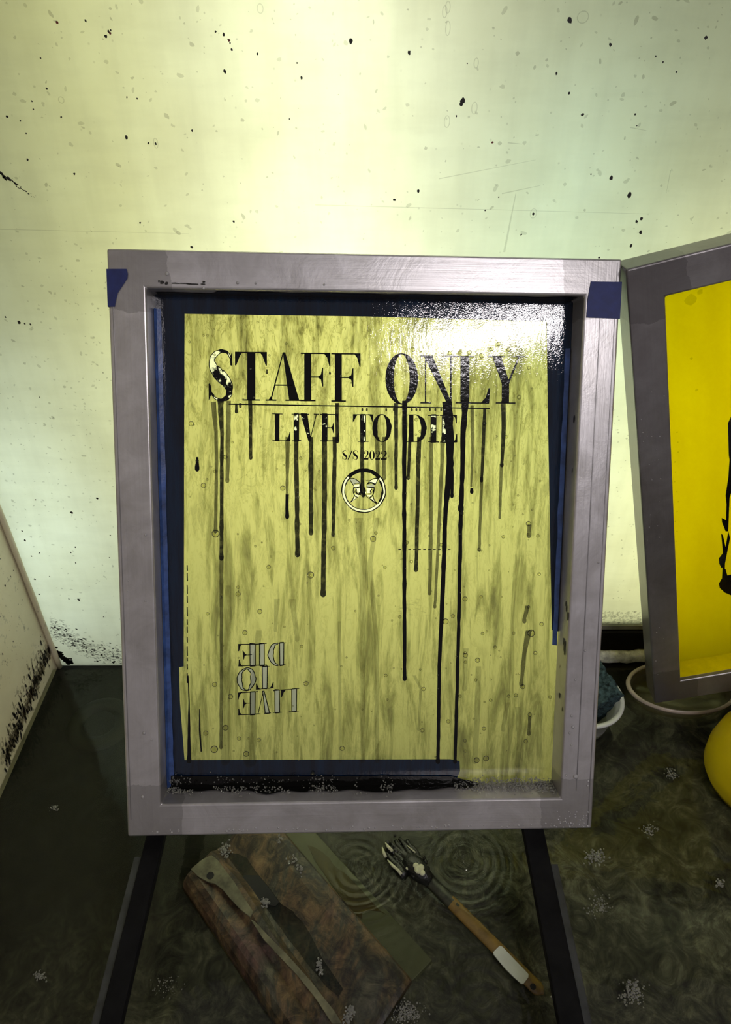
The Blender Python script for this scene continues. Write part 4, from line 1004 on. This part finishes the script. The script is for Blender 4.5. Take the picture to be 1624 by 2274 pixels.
# pale worn patch with the hanging hole, and dark patch
def sqp(px, py, z): p = on_z(px, py, z); return Vector((p.x-O.x, p.y-O.y, z))
def decal(name, pxs, z, mat, **kw):
    bm = bmesh.new(); vs = [sqp(x, y, z) for x, y in pxs]
    poly(bm, vs); g = bmesh.ops.extrude_face_region(bm, geom=list(bm.faces)); bmesh.ops.translate(bm, verts=[v for v in g['geom'] if isinstance(v, bmesh.types.BMVert)], vec=(0, 0, -0.0025)); recalc(bm)
    return link(name, bm, mat, sq, **kw)
decal('worn_patch', [(424,1930),(450,1908),(470,1899),(484,1910),(500,1932),(520,1958),(540,1990),(563,2025),(556,2036),(535,2020),(512,1996),(495,1975),(478,1962),(462,1958),(440,1946)], 0.0312, M_SILVER, label='pale worn patch around the hanging hole')
hc = sqp(467, 1944, 0.0316); bm = bmesh.new(); lathe(bm, [(0, 0.0), (0.0042, 0.0), (0.0048, -0.001)], 24, c=hc); link('hanging_hole', bm, M_BLACK, sq)
decal('ink_patch', [(531,1950),(545,1943),(575,1944),(600,1975),(620,2003),(612,2012),(596,2010),(575,2018),(560,2012),(545,1985)], 0.0185, M_BLACK, label='black ink patch in the groove')
decal('groove_puddle', [(491,1900),(505,1893),(530,1897),(548,1905),(568,1935),(596,1968),(625,2008),(662,2030),(688,2072),(716,2128),(762,2196),(752,2212),(724,2190),(700,2160),(652,2108),(606,2062),(570,2028),(548,1990),(520,1945)], 0.0178, ink('groove_water', 0.62, (0.012, 0.016, 0.013)), label='dark puddle lying in the finger groove')
decal('ridge_highlight', [(556,2040),(566,2046),(600,2082),(640,2122),(690,2178),(742,2244),(760,2273),(738,2273),(700,2215),(660,2165),(622,2125),(585,2085)], 0.0300, M_SILVER, label='pale painted highlight along the ridge')  # highlight on the ridge, painted as a pale strip
# olive blade
bm = bmesh.new(); vs = []
for z in (0.0003, 0.0098):
    for p in (s00+ (bl00-s00)*0.0, s10, bl1, bl00): vs.append(bm.verts.new((p.x-O.x, p.y-O.y, z)))
for f in ((3,2,1,0), (4,5,6,7), (0,1,5,4), (1,2,6,5), (2,3,7,6), (3,0,4,7)): bm.faces.new([vs[i] for i in f])
recalc(bm); bevel(bm, 0.0008, 2); link('rubber_blade', bm, M_BLADE, sq, label='olive rubber blade')
decal('amber_stain', [(683,1876),(700,1882),(716,1892),(732,1906),(741,1921),(752,1930),(765,1938),(790,1962),(815,1990),(842,2020),(857,2030),(845,2024),(820,2021),(804,2026),(805,2042),(790,2032),(760,1995),(730,1955),(702,1915)], 0.0106, M_AMBER, label='amber wet stain on the blade')
# foam and beads on the wood
bm = bmesh.new()
for cx, cy, s, nb in ((500,1890,12,60),(588,2003,8,60),(650,1910,10,14),(665,1925,10,20),(708,2140,7,40),(712,2158,5,20),(780,2245,9,60),(770,2262,9,50),(620,1862,8,20)):
    for k in range(nb): 
        x, y = random.gauss(cx, s*0.5), random.gauss(cy, s*0.7); p = sqp(x, y, 0.0215); ball(bm, p, random.uniform(0.0006, 0.0016), 1)
link('foam_beads', bm, M_FOAM, sq, True, kind='stuff')

# ------------------------------------------------------------------ brush lying in the water
def wp(px, py, z): return on_z(px, py, z)
h0, h1 = wp(945, 1945, 0.014), wp(1208, 2207, 0.014)
br = empty('scrub_brush', (h0.x, h0.y, 0), label='wooden-handled brush with a pale strip, floating to the right of the squeegee', category='brush')
BO = Vector((h0.x, h0.y, 0)); dv = (h1-h0); L_ = dv.length; dv.normalize(); sv = Vector((-dv.y, dv.x, 0))
def bl(u, s, z): p = h0 + dv*(u*L_) + sv*s; return Vector((p.x-BO.x, p.y-BO.y, z))
bm = bmesh.new(); NS = 40; rings = []
for i in range(NS+1):
    u = i/NS
    w = 0.0062+0.0016*math.sin(min(1, u*1.15)*math.pi)+0.0022*max(0, u-0.55)*2
    if u > 0.93: w *= math.sqrt(max(0.0, 1-((u-0.93)/0.0701)**2))+0.02
    th = 0.0048-0.0010*u
    if u > 0.93: th *= 0.65+0.35*(1-(u-0.93)/0.07)
    rings.append([bm.verts.new(bl(u, w*math.cos(2*math.pi*k/16), 0.0125+th*math.sin(2*math.pi*k/16))) for k in range(16)])
for a, b in zip(rings, rings[1:]):
    for k in range(16): bm.faces.new((a[k], a[(k+1) % 16], b[(k+1) % 16], b[k]))
bm.faces.new(rings[0]); bm.faces.new(rings[-1][::-1]); recalc(bm)
for f in bm.faces:
    c = f.calc_center_median(); q = Vector((c.x+BO.x-h0.x, c.y+BO.y-h0.y, 0)).dot(dv)/L_
    if q+0.10*noise.noise(c*160) < 0.25: f.material_index = 1
link('handle', bm, [M_BRWOOD, simple('inky_wood', (0.028, 0.030, 0.018), 0.4, var=0.8, scale=90)], br, True, label='brown varnished wooden handle')
ph = wp(1184.5, 2190, 0.0168); bm = bmesh.new(); lathe(bm, [(0, 0.0), (0.0028, 0.0), (0.0032, -0.0012)], 20, c=(ph.x-BO.x, ph.y-BO.y, 0.0168)); link('hanging_hole', bm, M_BLACK, br)
bm = bmesh.new(); vs = [wp(x, y, 0.0174) for x, y in ((1110,2100),(1116,2102),(1150,2138),(1160,2148),(1174,2163),(1174,2170),(1163,2184),(1158,2184),(1140,2168),(1120,2148),(1097,2120),(1096,2114))]
poly(bm, [Vector((p.x-BO.x, p.y-BO.y, 0.0174)) for p in vs]); g = bmesh.ops.extrude_face_region(bm, geom=list(bm.faces)); bmesh.ops.translate(bm, verts=[v for v in g['geom'] if isinstance(v, bmesh.types.BMVert)], vec=(0, 0, -0.0015)); recalc(bm)
link('handle_strip', bm, M_LABEL, br, label='pale blank strip on the handle')
# head: inky bristle clumps
bm = bmesh.new()
def wv(px, py, z): p = wp(px, py, z); return Vector((p.x-BO.x, p.y-BO.y, z))
tube(bm, [wv(958, 1957, 0.013), wv(940, 1944, 0.014), wv(922, 1925, 0.014), wv(905, 1908, 0.013)], [0.007, 0.0105, 0.0125, 0.010], 14)
for (x0_, y0_), (x1_, y1_) in (((925,1945),(872,1902)),((915,1935),(862,1880)),((920,1920),(868,1872)),((925,1915),(888,1862)),((930,1918),(905,1866)),((935,1915),(915,1878)),((900,1945),(858,1893)),((910,1915),(878,1866))):
    pts = []; n = 9
    for k in range(n):
        t_ = k/(n-1); p = wv(x0_+(x1_-x0_)*t_, y0_+(y1_-y0_)*t_, 0.014-0.002*t_); p += noise.noise_vector(Vector((x0_, k*0.6, 1)))*0.0016; pts.append(p)
    tube(bm, pts, [0.0060*(1-0.62*k/(n-1)) for k in range(n)], 8)
for k in range(150):
    t_ = random.random(); ball(bm, wv(935-60*t_+random.gauss(0, 9), 1935-50*t_+random.gauss(0, 10), 0.013), random.uniform(0.0015, 0.0042), 1)
recalc(bm); link('bristle_head', bm, M_BRISTLE, br, True, label='clogged black inky head')
for pp in ([(849,1881),(852,1892),(857,1903)], [(861,1909),(872,1922),(884,1932),(892,1942)], [(856,1871),(862,1880),(872,1890)], [(904,1877),(914,1886),(923,1893)]):
    bm = bmesh.new(); tube(bm, [wv(x, y, 0.0175) for x, y in pp], [0.0006]+[0.0019]*(len(pp)-1) if pp[0][0] < 900 else [0.0005, 0.0008, 0.0009], 8); link('pale_tine', bm, M_CREAM, br, True, label='pale cream tine')
bm = bmesh.new()
for cx, cy, r in ((930,1931,10),(924,1922,7),(938,1938,7),(935,1926,8),(907,1920,5),(905,1928,4)):
    ball(bm, wv(cx, cy, 0.0265 if cx > 915 else 0.0195), r*0.00052, 2, 0.35)
link('paint_blob', bm, M_CREAM, br, True, label='cream dried paint')

# ------------------------------------------------------------------ foam patches on the water
for (cx, cy, sx, sy, nb, rr, lab) in (
    (1322,1905,22,14,110,2.4,'patch of soap bubbles floating right of the right rail, beside the upright screen corner'),
    (1443,1842,16,12,80,1.6,'small bubble patch below the upright screen corner, towards the jug'),
    (1405,2200,26,26,150,2.4,'bubble patch near the lower right corner of the tray'),
    (905,2250,28,22,260,1.8,'dense bubble raft against the lower end of the squeegee'),
    (1236,2212,12,9,60,2.2,'bubbles gathered at the tip of the brush handle'),
    (1332,2010,24,22,80,1.9,'loose bubble patch right of the rail, halfway down'),
    (1490,1717,14,12,70,1.8,'pale bubble patch in the shadow left of the yellow jug'),
    (87,2168,12,10,60,1.8,'foam fleck in the dark water left of the left rail, the lowest one'),
    (120,1795,8,7,40,1.6,'tiny foam fleck in the dark water below the drain'),
    (1600,1962,10,8,30,2.6,'glinting bubbles at the right edge below the jug'),
    (370,2190,30,22,60,1.2,'thin pale foam drifting between the left rail and the squeegee')):
    c = on_z(cx, cy, ZWAT); bm = bmesh.new()
    for k in range(nb):
        p = on_z(random.gauss(cx, sx*0.55), random.gauss(cy, sy*0.55), ZWAT+0.0003); ball(bm, p-c, random.uniform(0.4, 1.15)*rr*0.0006, 1)
    o = link('bubble_patch', bm, M_FOAM, None, True, kind='stuff', label=lab, category='foam', group='bubble patches on the water'); o.location = c

# ------------------------------------------------------------------ ceiling lamp of the room, behind and above the camera
N = -(A_M.to_3x3() @ Vector((0, 1, 0))).normalized()
P = A_M @ A(1090, 742); d = (P-CAM).normalized(); r = d - 2*d.dot(N)*N
lamp_c = P + r*1.9
o = area('ceiling_lamp', lamp_c, P, 0.58, 0.080, 9.0, (1.0, 0.945, 0.97))
print('lamp at', lamp_c)
